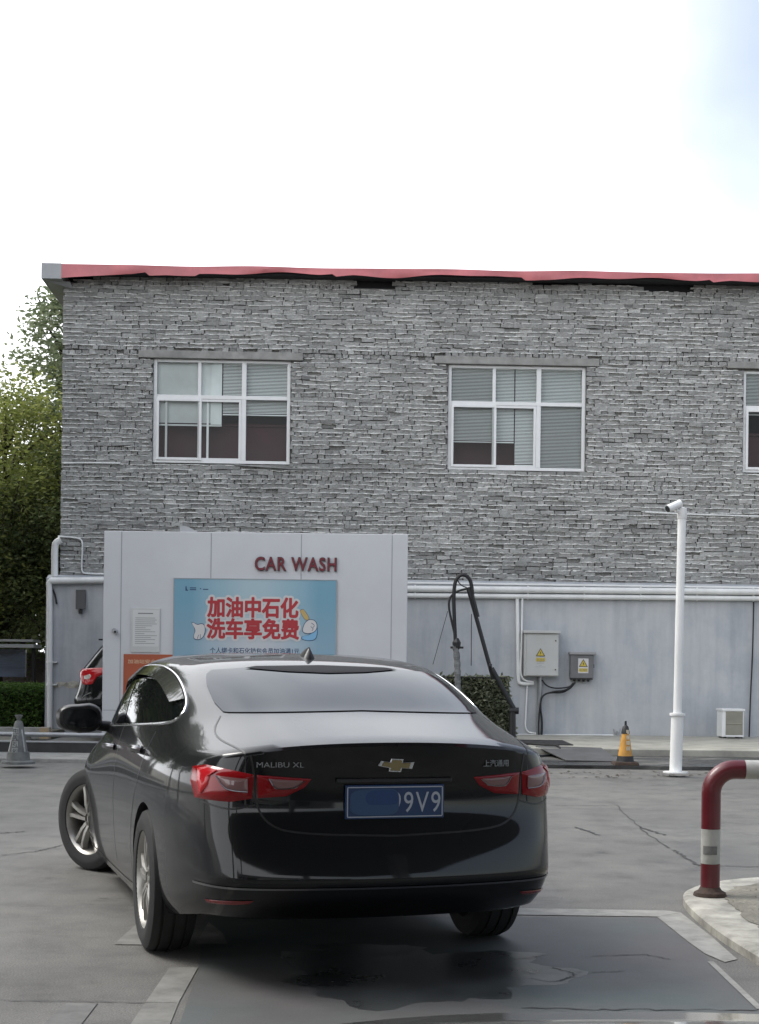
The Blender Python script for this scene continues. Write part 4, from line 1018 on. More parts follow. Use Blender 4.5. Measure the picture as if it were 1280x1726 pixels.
c = on_ground(1197, 1510, .05); s_ = FPX/c.y
bl = empty('barrier_hoop', (c.x, c.y, .05), 0, 'red and white bent pipe barrier hoop on the traffic island', 'barrier')
rb_ = 16.2/s_; zt = at(1240, 1297, c.y).z-.05; Rb = .14
def hoop_seg(name, pts, m): 
    k = MB(); k.tube(pts, rb_, 22); k.build(name, m, bl, smooth=True)
z1, z2 = at(1198, 1455, c.y).z-.05, at(1198, 1397, c.y).z-.05
hoop_seg('red_band', [(0,0,0), (0,0,z1-.001)], BOLR)
hoop_seg('white_band', [(0.0,0,z1), (0,0,z2)], BOLW)
bend = [(0,0,z2+.001), (0,0,zt-Rb)]+[(Rb-Rb*math.cos(t), 0, zt-Rb+Rb*math.sin(t)) for t in [R(90)*i/10 for i in range(1, 11)]]
xe = (1253-1198)/s_; bend.append((xe, 0, zt))
hoop_seg('red_bend', bend, BOLR)
hoop_seg('white_rail', [(xe+.001, 0, zt), (xe+.62, 0, zt)], BOLW)
x3 = xe+.621
hoop_seg('red_bend', [(x3, 0, zt)]+[(x3+.06+Rb*math.sin(t), 0, zt-Rb+Rb*math.cos(t)) for t in [R(90)*i/10 for i in range(0, 11)]]+[(x3+.06+Rb, 0, z2+.001)], BOLR)
hoop_seg('white_band', [(x3+.06+Rb, 0, z2), (x3+.06+Rb, 0, z1)], BOLW); hoop_seg('red_band', [(x3+.06+Rb, 0, z1-.001), (x3+.06+Rb, 0, 0)], BOLR)
k = MB(); k.add([(-rb_*.75, -rb_*1.01*.72, z1+.055), (rb_*.5, -rb_*.9, z1+.055), (rb_*.5, -rb_*.9, z1+.10), (-rb_*.75, -rb_*1.01*.72, z1+.10)], [(0,1,2,3)])
pp = []; fs = []
for i in range(9):
    t = R(-150+i*11); 
    for z in (z1+.055, z1+.105): pp.append(((rb_+.0015)*math.cos(t), (rb_+.0015)*math.sin(t), z))
k = MB(); k.add(pp, [(2*i, 2*i+2, 2*i+3, 2*i+1) for i in range(8)]); k.build('grey_patch', mat('worn_grey_tape', (.17, .17, .165), .7, noise=(12, .3)), bl)
for x in (0, x3+.06+Rb):
    k = MB(); k.lathe([(rb_, .05), (rb_+.012, .03), (rb_+.035, .018), (rb_+.042, .0)], 18, 'z', (x, 0, 0.004)); k.build('base_flange', RUST, bl, smooth=True)

# ================================================================== cars
def evaluated(o):
    dg = bpy.context.evaluated_depsgraph_get(); return bpy.data.meshes.new_from_object(o.evaluated_get(dg))
def cage_body(rings, crease, wheels, arch_r, levels=3, well=.34, upright=()):
    """rings of 13 half-outline points (rear centre -> front centre), mirrored, skinned, subdivided; wheel arches cut out.
    returns (mesh with arches, BVH of the closed skin)"""
    bm = bmesh.new(); n = 13; V = []
    for rg in rings:
        l = [bm.verts.new(p) for p in rg]; r_ = [l[0]]+[bm.verts.new((p[0], -p[1], p[2])) for p in rg[1:-1]]+[l[-1]]
        V.append((l, r_))
    cl = bm.edges.layers.float.new('crease_edge')
    for (la, ra), (lb, rb2) in zip(V, V[1:]):
        for i in range(n-1):
            bm.faces.new((la[i], lb[i], lb[i+1], la[i+1])); bm.faces.new((ra[i+1], rb2[i+1], rb2[i], ra[i]))
    for (l, r_), flip in ((V[0], True), (V[-1], False)):
        for i in range(n-1):
            q = [l[i], l[i+1], r_[i+1], r_[i]]; q2 = []
            for v in q:
                if v not in q2: q2.append(v)
            bm.faces.new(q2 if flip else q2[::-1])
    bm.normal_update(); bmesh.ops.recalc_face_normals(bm, faces=bm.faces)
    for k, rng, val in crease:
        l, r_ = V[k]
        for i in rng:
            for s in (l, r_):
                e = bm.edges.get((s[i], s[i+1]))
                if e: e[cl] = val
    for st_, ks, val in upright:
        for k in ks:
            for q in (0, 1):
                e = bm.edges.get((V[k][q][st_], V[k+1][q][st_]))
                if e: e[cl] = val
    me = bpy.data.meshes.new('skin'); bm.to_mesh(me); bm.free()
    o = bpy.data.objects.new('skin', me); col.objects.link(o)
    s = o.modifiers.new('s', 'SUBSURF'); s.levels = levels; s.render_levels = levels
    skin = evaluated(o); bpy.data.objects.remove(o)
    VS = [v.co.copy() for v in skin.vertices]; NS = [v.normal.copy() for v in skin.vertices]; PS = [tuple(q.vertices) for q in skin.polygons]
    bvh = (BVHTree.FromPolygons(VS, PS), VS, NS, PS)
    o = bpy.data.objects.new('skin', skin); col.objects.link(o); cut = []
    skin.materials.append(BODY); skin.materials.append(BLACKP)
    for (x, y, z) in wheels:
        for sgn in (1, -1):
            k = MB(); y0, y1 = sorted((sgn*(y-well), sgn*(y+.4)))
            k.lathe([(0, y0), (arch_r, y0), (arch_r, y1), (0, y1)], 48, 'y', (x, 0, z))
            me = bpy.data.meshes.new('c'); me.from_pydata(k.v, [], k.f); bm = bmesh.new(); bm.from_mesh(me); bmesh.ops.remove_doubles(bm, verts=bm.verts, dist=1e-5); bmesh.ops.recalc_face_normals(bm, faces=bm.faces); bm.to_mesh(me); bm.free()
            me.materials.append(BLACKP); c = bpy.data.objects.new('c', me); col.objects.link(c); cut.append(c)
            md = o.modifiers.new('b', 'BOOLEAN'); md.operation = 'DIFFERENCE'; md.object = c; md.solver = 'EXACT'; md.material_mode = 'TRANSFER'
    out_ = evaluated(o); bpy.data.objects.remove(o)
    for c in cut: bpy.data.objects.remove(c)
    out_.polygons.foreach_set('use_smooth', [True]*len(out_.polygons)); out_.set_sharp_from_angle(angle=R(40))
    return out_, bvh
AX = {'rear': (Vector((-3, 0, 0)), Vector((1, 0, 0)), lambda p: (0, p[0], p[1])), 'front': (Vector((9, 0, 0)), Vector((-1, 0, 0)), lambda p: (0, p[0], p[1])),
      'left': (Vector((0, 3, 0)), Vector((0, -1, 0)), lambda p: (p[0], 0, p[1])), 'right': (Vector((0, -3, 0)), Vector((0, 1, 0)), lambda p: (p[0], 0, p[1])),
      'top': (Vector((0, 0, 4)), Vector((0, 0, -1)), lambda p: (p[0], p[1], 0))}
def cast(bvh, view, p):
    o, d, f = AX[view]; h = bvh[0].ray_cast(o+Vector(f(p)), d)
    if h[0] is None: return None, None
    q = bvh[3][h[2]]; w = poly_3d_calc([bvh[1][i] for i in q], h[0]); nrm = sum((bvh[2][i]*k for i, k in zip(q, w)), Vector()).normalized()
    if nrm.dot(d) > 0: nrm = -nrm
    return h[0], nrm
def drape(bvh, view, poly, name, m, parent, proud=.003, bulge=0, rings=9, n=72, thick=.0, smooth=True):
    P = resample([Vector((*p, 0)) for p in poly], n, True); c = sum(P, Vector())/n; vs = []; fs = []; ok = True
    for k in range(rings+1):
        t = 1-k/rings*.97
        for p in P:
            q = c+(p-c)*t; h, nr = cast(bvh, view, (q.x, q.y))
            if h is None:
                h, nr = cast(bvh, view, (c.x+(q.x-c.x)*.93, c.y+(q.y-c.y)*.97))
                if h is None: h, nr = vs[-1] if vs else Vector(), -AX[view][1]
                h = Vector(h)
            vs.append(h+nr*(proud+bulge*(1-t**4)))
    for k in range(rings):
        for i in range(n): fs.append((k*n+i, k*n+(i+1) % n, (k+1)*n+(i+1) % n, (k+1)*n+i))
    fs.append(tuple(rings*n+i for i in range(n)))
    mb = MB(); 
    if thick:
        o0 = len(vs); 
        for p in P:
            h, nr = cast(bvh, view, (p.x, p.y))
            vs.append((h-nr*thick) if h is not None else vs[len(vs)-o0]-Vector())
        for i in range(n): fs.append((i, o0+i, o0+(i+1) % n, (i+1) % n))
    mb.add(vs, fs); o = mb.build(name, m, parent)
    me = o.data
    if smooth: me.polygons.foreach_set('use_smooth', [True]*len(me.polygons)); me.set_sharp_from_angle(angle=R(50))
    return o
def line_on(bvh, view, pts, n=60, off=.002, it=2):
    P = smooth_path([Vector((*p, 0)) for p in pts], n, it) if it else resample([Vector((*p, 0)) for p in pts], n); o = []
    for p in P:
        h, nr = cast(bvh, view, (p.x, p.y))
        if h is not None: o.append((h+nr*off, nr))
    return o
def seam(mb, bvh, view, pts, w=.006, n=60, off=.0015, mi=0, it=2):
    P = line_on(bvh, view, pts, n, off, it); vs = []
    for i, (p, nr) in enumerate(P):
        d = (P[min(i+1, len(P)-1)][0]-P[max(i-1, 0)][0]).normalized(); q = nr.cross(d)*w*.5; vs += [p+q, p-q]
    mb.add(vs, [(2*i, 2*i+1, 2*i+3, 2*i+2) for i in range(len(P)-1)], mi)
def wheel(parent, name, pos, rz, Rt=.34, W=.225, Rr=.232, spokes=5):
    w = empty(name, pos, rz, parent=parent)
    t = MB(); h = W/2
    t.lathe([(Rr-.012, -h*.75), (Rr+.004, -h*.95), (Rr+.04, -h), (Rt-.045, -h*.99), (Rt-.012, -h*.86), (Rt, -h*.60), (Rt, -.062), (Rt-.008, -.060), (Rt-.008, -.052), (Rt, -.05), (Rt, -.006), (Rt-.008, -.005), (Rt-.008, .005), (Rt, .006), (Rt, .05), (Rt-.008, .052), (Rt-.008, .060), (Rt, .062), (Rt, h*.60), (Rt-.012, h*.86), (Rt-.045, h*.99), (Rr+.04, h), (Rr+.004, h*.95), (Rr-.012, h*.75)], 64, 'y', closed=True)
    t.build('tyre', TYRE, w, smooth=True)
    r_ = MB(); r_.lathe([(Rr-.014, -h*.8), (Rr-.03, -.02), (Rr-.026, h*.55), (Rr-.012, h*.80), (Rr+.003, h*.92), (Rr+.006, h*.86), (Rr-.004, h*.7), (Rr-.014, -h*.7)], 56, 'y', closed=True)
    for k in range(spokes):
        a0 = 2*math.pi*k/spokes+.25
        for q in (-1, 1):
            pts = []
            for rr, da, hw_, yy in ((.045, .30, .020, h*.74), (.10, .21, .020, h*.84), (.17, .175, .019, h*.80), (Rr-.012, .20, .024, h*.76)):
                a = a0+q*da; c = Vector((rr*math.cos(a), yy, rr*math.sin(a))); tg = Vector((-math.sin(a), 0, math.cos(a)))
                pts += [c+tg*hw_*.55, c-tg*hw_*.55, c-tg*hw_-Vector((0, .035, 0)), c+tg*hw_-Vector((0, .035, 0))]
            r_.add(pts, [(i*4+j, i*4+(j+1) % 4, (i+1)*4+(j+1) % 4, (i+1)*4+j) for i in range(3) for j in range(4)]+[(0,1,2,3),(15,14,13,12)])
    r_.lathe([(0, h*.70), (.028, h*.70), (.034, h*.64), (.062, h*.62), (.066, h*.35), (0, h*.35)], 24, 'y')
    r_.build('rim', ALLOY, w, smooth=True)
    d = MB(); d.lathe([(0, .0), (Rr-.04, .0), (Rr-.04, -.06), (0, -.06)], 40, 'y'); d.build('brake_disc', mat('dark_brake', (.03, .03, .03), .5, metal=.5), w, smooth=True)
    return w

# ---- the black saloon
YAW = .3010
car = empty('parked_car', (.0902, 6.3042, -.05), math.pi/2+YAW, 'black saloon car turning left, seen from behind, in the foreground', 'car')
rings = [
 [(.18,0,.33),(.19,.4,.33),(.23,.68,.335),(.34,.77,.345),(.62,.84,.29),(1.13,.86,.22),(1.9,.85,.20),(2.5,.85,.20),(3.3,.86,.20),(3.96,.87,.2),(4.6,.75,.2),(4.82,.4,.2),(4.88,0,.2)],
 [(.055,0,.415),(.07,.4,.415),(.11,.70,.42),(.23,.775,.42),(.55,.89,.37),(1.13,.915,.34),(1.9,.90,.30),(2.5,.90,.30),(3.3,.905,.30),(3.96,.91,.34),(4.62,.80,.34),(4.86,.42,.34),(4.92,0,.34)],
 [(-.01,0,.51),(.01,.4,.51),(.06,.71,.515),(.20,.785,.52),(.53,.895,.53),(1.13,.925,.50),(1.9,.918,.48),(2.5,.918,.48),(3.3,.92,.48),(3.96,.925,.50),(4.64,.82,.50),(4.88,.42,.50),(4.94,0,.50)],
 [(.02,0,.66),(.035,.4,.66),(.08,.705,.665),(.21,.785,.67),(.53,.895,.68),(1.13,.925,.68),(1.9,.925,.66),(2.5,.925,.66),(3.3,.925,.66),(3.96,.925,.68),(4.62,.82,.66),(4.84,.42,.66),(4.9,0,.66)],
 [(.075,0,.80),(.085,.4,.80),(.12,.70,.80),(.225,.785,.81),(.54,.895,.83),(1.13,.92,.83),(1.9,.922,.80),(2.5,.922,.79),(3.3,.92,.78),(3.96,.915,.77),(4.55,.80,.76),(4.78,.42,.76),(4.84,0,.76)],
 [(.065,0,.97),(.075,.4,.97),(.12,.69,.97),(.23,.775,.975),(.54,.88,.975),(1.13,.90,.965),(1.9,.905,.945),(2.5,.905,.925),(3.3,.89,.90),(3.96,.86,.87),(4.45,.74,.83),(4.70,.42,.82),(4.78,0,.82)],
 [(.01,0,1.104),(.04,.4,1.092),(.115,.655,1.058),(.235,.765,1.035),(.55,.82,1.05),(1.13,.85,1.065),(1.9,.885,1.045),(2.5,.89,1.02),(3.3,.865,.985),(3.96,.76,.955),(4.35,.60,.905),(4.55,.35,.89),(4.6,0,.90)],
 [(.55,0,1.212),(.56,.38,1.208),(.61,.64,1.188),(.78,.735,1.14),(.98,.775,1.145),(1.22,.815,1.14),(1.9,.86,1.10),(2.5,.865,1.07),(3.25,.85,1.03),(3.64,.70,1.0),(3.72,.46,1.01),(3.78,.22,1.02),(3.8,0,1.025)],
 [(.93,0,1.325),(.95,.37,1.320),(.99,.63,1.300),(1.12,.715,1.285),(1.32,.745,1.29),(1.5,.77,1.29),(1.95,.815,1.275),(2.5,.825,1.255),(3.04,.80,1.22),(3.32,.67,1.205),(3.39,.45,1.22),(3.43,.21,1.23),(3.44,0,1.235)],
 [(1.34,0,1.428),(1.35,.38,1.423),(1.38,.61,1.410),(1.50,.68,1.403),(1.68,.705,1.412),(1.8,.715,1.417),(2.1,.725,1.422),(2.5,.725,1.417),(2.87,.70,1.392),(3.02,.59,1.382),(3.06,.43,1.392),(3.08,.2,1.402),(3.08,0,1.407)],
 [(1.52,0,1.462),(1.54,.31,1.460),(1.57,.51,1.449),(1.7,.57,1.453),(1.85,.59,1.464),(1.95,.60,1.468),(2.15,.61,1.473),(2.5,.61,1.471),(2.75,.58,1.451),(2.86,.48,1.441),(2.9,.34,1.446),(2.93,.15,1.451),(2.93,0,1.453)],
 [(1.75,0,1.486),(1.76,.15,1.485),(1.8,.26,1.482),(1.88,.30,1.484),(1.98,.31,1.487),(2.05,.31,1.489),(2.2,.31,1.490),(2.4,.31,1.488),(2.55,.30,1.480),(2.62,.25,1.474),(2.66,.16,1.472),(2.68,.07,1.472),(2.68,0,1.472)],
]
wheels_ = [(1.13, .80, .390), (3.96, .80, .390)]
mesh, bvh = cage_body(rings, [(6, range(0, 3), .75), (6, range(3, 5), .35), (2, range(0, 4), .55), (5, range(3, 9), .25), (7, range(0, 3), .35), (0, range(0, 12), .6), (9, range(3, 8), .3)], wheels_, .368, upright=((3, range(1, 5), .35),))
# shut lines are dark grooves in the skin itself
sm_ = MB()
for sg, vw in ((1, 'left'), (-1, 'right')):
    seam(sm_, bvh, vw, [(2.24, 1.10), (2.27, .90), (2.27, .6), (2.22, .34)], .008, 50, it=1)
    seam(sm_, bvh, vw, [(3.42, 1.0), (3.46, .8), (3.44, .4)], .008, 40, it=1)
    seam(sm_, bvh, vw, [(1.28, 1.09), (1.30, .95), (1.42, .82), (1.55, .62), (1.58, .34)], .008, 60)
    seam(sm_, bvh, vw, [(1.45, .30), (2.3, .265), (3.6, .265)], .007, 40)
    seam(sm_, bvh, 'top', [(.68, sg*.64), (.56, sg*.695), (.40, sg*.70), (.22, sg*.665), (.12, sg*.640)], .009, 60)
    seam(sm_, bvh, 'rear', [(sg*.62, 1.045), (sg*.605, .97), (sg*.600, .85), (sg*.56, .76), (sg*.45, .715), (0, .70)], .009, 70)
    seam(sm_, bvh, 'rear', [(sg*.80, .84), (sg*.70, .81), (sg*.60, .835)], .007, 30)
nb_ = len(mesh.vertices)
bm = bmesh.new(); bm.from_mesh(mesh)
vv = [bm.verts.new(p) for p in sm_.v]; bm.verts.index_update()
for f in sm_.f:
    fc_ = bm.faces.new([vv[i] for i in f]); fc_.material_index = 1
bm.to_mesh(mesh); bm.free(); mesh.set_sharp_from_angle(angle=R(40))
link('body', mesh, car)
drape(bvh, 'rear', [(-.62,1.203),(0,1.217),(.62,1.203),(.635,1.245),(.625,1.32),(.60,1.37),(.56,1.392),(.38,1.406),(0,1.416),(-.38,1.406),(-.56,1.392),(-.60,1.37),(-.625,1.32),(-.635,1.245)], 'rear_window', TINTG, car, .004, n=140, rings=14)
drape(bvh, 'rear', [(-.40,1.400),(-.2,1.385),(0,1.379),(.2,1.385),(.40,1.400),(.34,1.410),(0,1.418),(-.34,1.410)], 'roof_spoiler', DARKV, car, .008, .004, n=90)
drape(bvh, 'front', [(-.62,1.03),(0,1.05),(.62,1.03),(.56,1.2),(.47,1.36),(0,1.39),(-.47,1.36),(-.56,1.2)], 'windscreen', CARGLASS, car, .004, n=100)
for vw in ('left', 'right'):
    drape(bvh, vw, [(1.02,1.185),(1.12,1.150),(1.7,1.118),(2.24,1.092),(2.32,1.24),(2.36,1.385),(2.1,1.397),(1.85,1.392),(1.55,1.362),(1.28,1.30),(1.08,1.225)], 'side_window', CARGLASS, car, .0035, n=100)
    drape(bvh, vw, [(2.28,1.090),(2.9,1.062),(3.46,1.04),(3.36,1.11),(3.16,1.235),(2.94,1.335),(2.70,1.375),(2.40,1.387),(2.36,1.24)], 'side_window', CARGLASS, car, .0035, n=100)
    P = [p for p, nr in line_on(bvh, vw, [(3.50,1.03),(2.9,1.052),(2.24,1.082),(1.7,1.107),(1.12,1.138),(1.01,1.165),(1.00,1.195),(1.07,1.245),(1.28,1.318),(1.55,1.380),(1.85,1.408),(2.1,1.413),(2.4,1.407),(2.70,1.392),(2.94,1.352),(3.18,1.25),(3.38,1.12),(3.5,1.035)], 160, .002)]
    mb = MB(); mb.tube(P, .0062, 6); mb.build('window_trim', CHROME, car, smooth=True)
    # tinted rain visor along the top of the door glass
    vs = []; fs = []; E1 = line_on(bvh, vw, [(1.10,1.25),(1.28,1.313),(1.55,1.374),(1.85,1.402),(2.1,1.407),(2.4,1.400),(2.70,1.385),(2.94,1.345),(3.18,1.24)], 60, .012)
    E2 = line_on(bvh, vw, [(1.22,1.225),(1.40,1.272),(1.62,1.318),(1.87,1.342),(2.1,1.350),(2.4,1.345),(2.70,1.330),(2.92,1.295),(3.18,1.21)], 60, .026)
    for (p, _), (q, _) in zip(E1, E2): vs += [p, q]
    mb = MB(); mb.add(vs, [(2*i, 2*i+1, 2*i+3, 2*i+2) for i in range(len(vs)//2-1)]); mb.build('rain_visor', mat('smoked_visor', (.05, .05, .048), .12, coat=1), car, smooth='all')
for sg in (1, -1):
    S = lambda P: [(sg*a, b) for a, b in P]
    tl = drape(bvh, 'rear', S([(.605,.962),(.70,.982),(.775,.995),(.815,.982),(.825,.92),(.815,.852),(.70,.846),(.612,.862)]), 'tail_light', REDL, car, .004, .012, n=90, thick=.01)
    drape(bvh, 'rear', S([(.795,.978),(.765,.984),(.735,.976),(.757,.955),(.77,.91),(.793,.87),(.801,.92)]), 'lens', REDB, tl, .016, .006, n=50, rings=5)
    drape(bvh, 'rear', S([(.740,.953),(.630,.945),(.628,.893),(.68,.895),(.715,.905)]), 'lens', CLEARL, tl, .0175, .003, n=50, rings=5)
    mb = MB(); P = [p for p, _ in line_on(bvh, 'rear', S([(.740,.953),(.715,.902),(.68,.892),(.628,.890)]), 40, .021)]; mb.tube(P, .0022, 5); mb.build('lens_rim', DCHROME, tl, smooth=True)
    ti = drape(bvh, 'rear', S([(.594,.962),(.48,.953),(.365,.945),(.395,.908),(.47,.872),(.59,.864)]), 'tail_light', REDL, car, .004, .010, n=80, thick=.01)
    drape(bvh, 'rear', S([(.545,.948),(.40,.940),(.43,.906),(.52,.902)]), 'lens', CLEARL, ti, .0155, .003, n=40, rings=5)
    mb = MB(); P = [p for p, _ in line_on(bvh, 'rear', S([(.545,.948),(.52,.902),(.44,.906),(.395,.938)]), 40, .018)]; mb.tube(P, .0022, 5); mb.build('lens_rim', DCHROME, ti, smooth=True)
    drape(bvh, 'rear', S([(.78,.425),(.70,.432),(.60,.435),(.62,.418),(.70,.412),(.77,.41)]), 'reflector', REFLD, car, .003, .004, n=40, rings=4)
    vw = 'left' if sg > 0 else 'right'
    for x, z in ((1.50, .985), (2.50, .945)):
        hd_ = empty('door_handle', parent=car); h, nr = cast(bvh, vw, (x, z))
        mb = MB(); P = [h+nr*.006+Vector((-.09, 0, .004)), h+nr*.04+Vector((-.075, 0, .003)), h+nr*.046, h+nr*.04+Vector((.075, 0, -.003)), h+nr*.006+Vector((.09, 0, -.004))]
        mb.tube(smooth_path(P, 20), .016, 8); mb.build('grip', DCHROME, hd_, smooth=True)
        mb = MB(); q = [h+nr*.0025+Vector((.07*math.cos(a), 0, .028*math.sin(a))) for a in [2*math.pi*i/20 for i in range(20)]]; mb.add(q, [tuple(range(20))]); mb.build('recess', BLACKP, hd_)
    # mirror
    mr = empty('door_mirror', parent=car); h, nr = cast(bvh, vw, (3.20, 1.0)); y0 = h.y
    mb = MB(); cx_, cy_, cz_ = 3.20, sg*1.02, 1.085
    prof = [(-.09, .94), (-.085, 1.0), (-.03, 1.12), (.05, .95), (.11, .55), (.13, .15)]; vs = []
    for dx, sc_k in prof:
        for i in range(20):
            a = 2*math.pi*i/20; ca, sa = math.cos(a), math.sin(a)
            vs.append((cx_+dx, cy_+.125*sc_k*math.copysign(abs(ca)**.7, ca), cz_+.075*sc_k*math.copysign(abs(sa)**.75, sa)*(1.0 if ca*sg > 0 else 1.12)))
    mb.add(vs, [(k*20+i, k*20+(i+1) % 20, (k+1)*20+(i+1) % 20, (k+1)*20+i) for k in range(5) for i in range(20)]+[tuple(range(20)), tuple(100+i for i in range(20))])
    mb.build('mirror_shell', BLACKP, mr, smooth=True)
    mb = MB(); mb.add([(cx_-.092, cy_+.105*math.copysign(abs(math.cos(a))**.7, math.cos(a)), cz_+.060*math.copysign(abs(math.sin(a))**.75, math.sin(a))) for a in [2*math.pi*i/24 for i in range(24)]], [tuple(range(24))]); mb.build('mirror_glass', CARGLASS, mr)
    mb = MB(); mb.tube([(3.22, y0-sg*.02, 1.03), (3.21, sg*.96, 1.045), (3.2, sg*1.02, 1.05)], [.035, .03, .03], 10); mb.build('mirror_arm', BLACKP, mr, smooth=True)
    mb = MB(); mb.add([(4.38, sg*.86, .70)], []); 
    drape(bvh, 'front', S([(.86,.72),(.76,.76),(.50,.73),(.52,.69),(.78,.67)]), 'headlight', mat('headlight_glass', (.4, .42, .43), .1, coat=1), car, .004, .008, n=50)
drape(bvh, 'front', [(-.46,.70),(.46,.70),(.42,.45),(-.42,.45)], 'front_grille', BLACKP, car, .004, n=50)
# rear trims
mb = MB(); seam(mb, bvh, 'rear', [(-.82,.492),(-.5,.487),(0,.484),(.5,.487),(.82,.492)], .010, 90, .004)
mb.build('bumper_trim', DCHROME, car)
# number plate
h, nr = cast(bvh, 'rear', (0, .845)); px = h.x-.016
npl = empty('number_plate', (px, 0, .845), 0, parent=car)
LF = Matrix.Rotation(R(-90), 4, 'Z') @ FACE      # text that faces the rear (-x): its right runs to -y
mb = MB(); mb.box(-.004, .012, -.222, .222, -.072, .072); mb.build('plate_sheet', PLATEB, npl, bevel=.004)
mb = MB()
for z in (-.063, .063): mb.box(-.0055, -.0042, -.213, .213, z-.0022, z+.0022)
for y in (-.213, .213): mb.box(-.0055, -.0042, y-.0022, y+.0022, -.061, .061)
mb.build('plate_border', PLATEW, npl)
text_obj('lettering', '99V9', .1, PLATEW, npl, Matrix.Translation((-.0058, -.093, -.002)) @ LF, width=.222, height=.088, space=1.15)
def smudge(name, poly, m, x):
    mb = MB(); P = smooth_closed([Vector((*p, 0)) for p in poly], 40); mb.add([(x, p.x, p.y) for p in P], [tuple(range(40))]); mb.build(name, m, npl)
smudge('smudge', [(.20,.052),(.05,.058),(-.012,.052),(-.018,.0),(-.012,-.050),(.05,-.058),(.20,-.055),(.205,0)], PLATEC, -.0072)
smudge('smudge', [(.135,.05),(.02,.052),(-.008,.045),(-.014,.0),(.0,-.012),(.06,-.014),(.135,-.012)], PLATEC2, -.0080)
mb = MB(); mb.box(-.0, .016, -.26, .26, .082, .10); mb.build('plate_light_bar', BLACKP, npl, bevel=.004)
# badge: a bow tie with a chrome edge
h, nr = cast(bvh, 'rear', (0, .995)); bz = 1.0
bow = [(-.082,.0),(-.068,.028),(-.027,.020),(-.022,.040),(.033,.036),(.029,.017),(.082,.019),(.072,-.019),(.026,-.015),(.022,-.036),(-.033,-.033),(-.029,-.014)]
bd = empty('emblem', (h.x, 0, bz), 0, parent=car)
def bowt(k, x0, x1, m, name):
    mb = MB(); mb.prism([(-a*k, b*k) for a, b in bow], lambda a, b: (x0, a, b*.78), lambda a, b: (x1, a, b*.78)); mb.build(name, m, bd, bevel=.002)
bowt(1.0, -.010, .02, CHROME, 'emblem_rim'); bowt(.80, -.014, -.0105, GOLD, 'emblem_face')
for y, body, w_ in ((.50, 'MALIBU XL', .20), (-.47, '上汽通用', .125)):
    h, nr = cast(bvh, 'rear', (y, 1.0)); bdg = text_obj('badge_lettering', body, .05, SILVERT, car, Matrix.Translation((h.x-.006, y, 1.005)) @ Matrix.Rotation(R(-8 if y > 0 else 8), 4, 'Z') @ LF, width=w_, height=.022 if y > 0 else .03, extrude=.003)
# antenna fin
h, nr = cast(bvh, 'top', (1.62, 0)); mb = MB(); n = 10; vs = []
for i in range(n+1):
    t = i/n; x = h.x-.10+.20*t; hz_ = .065*max(0, (1-t))**.8*min(1, (t+.02)*6) if t > 0 else .0; hw_ = .034*math.sin(math.pi*min(1, .15+t*.85))**.5+.004
    zb = cast(bvh, 'top', (x, 0))[0].z-.01
    vs += [(x, -hw_, zb), (x, -.004, zb+.01+hz_), (x, .004, zb+.01+hz_), (x, hw_, zb)]
mb.add(vs, [(i*4+j, i*4+j+1, i*4+5+j, i*4+4+j) for i in range(n) for j in range(3)]+[(0, 3, 2, 1), (n*4, n*4+1, n*4+2, n*4+3)]); mb.build('antenna_fin', BLACKP, car, smooth=True)
for (x, sg, st) in ((1.13, 1, 0), (1.13, -1, 0), (3.96, 1, 30), (3.96, -1, 27)):
    wheel(car, 'wheel', (x, sg*(.815 if st == 0 else .80), .388), (0 if sg > 0 else math.pi)+R(st), .338)
for sg in (1, -1):
    pass

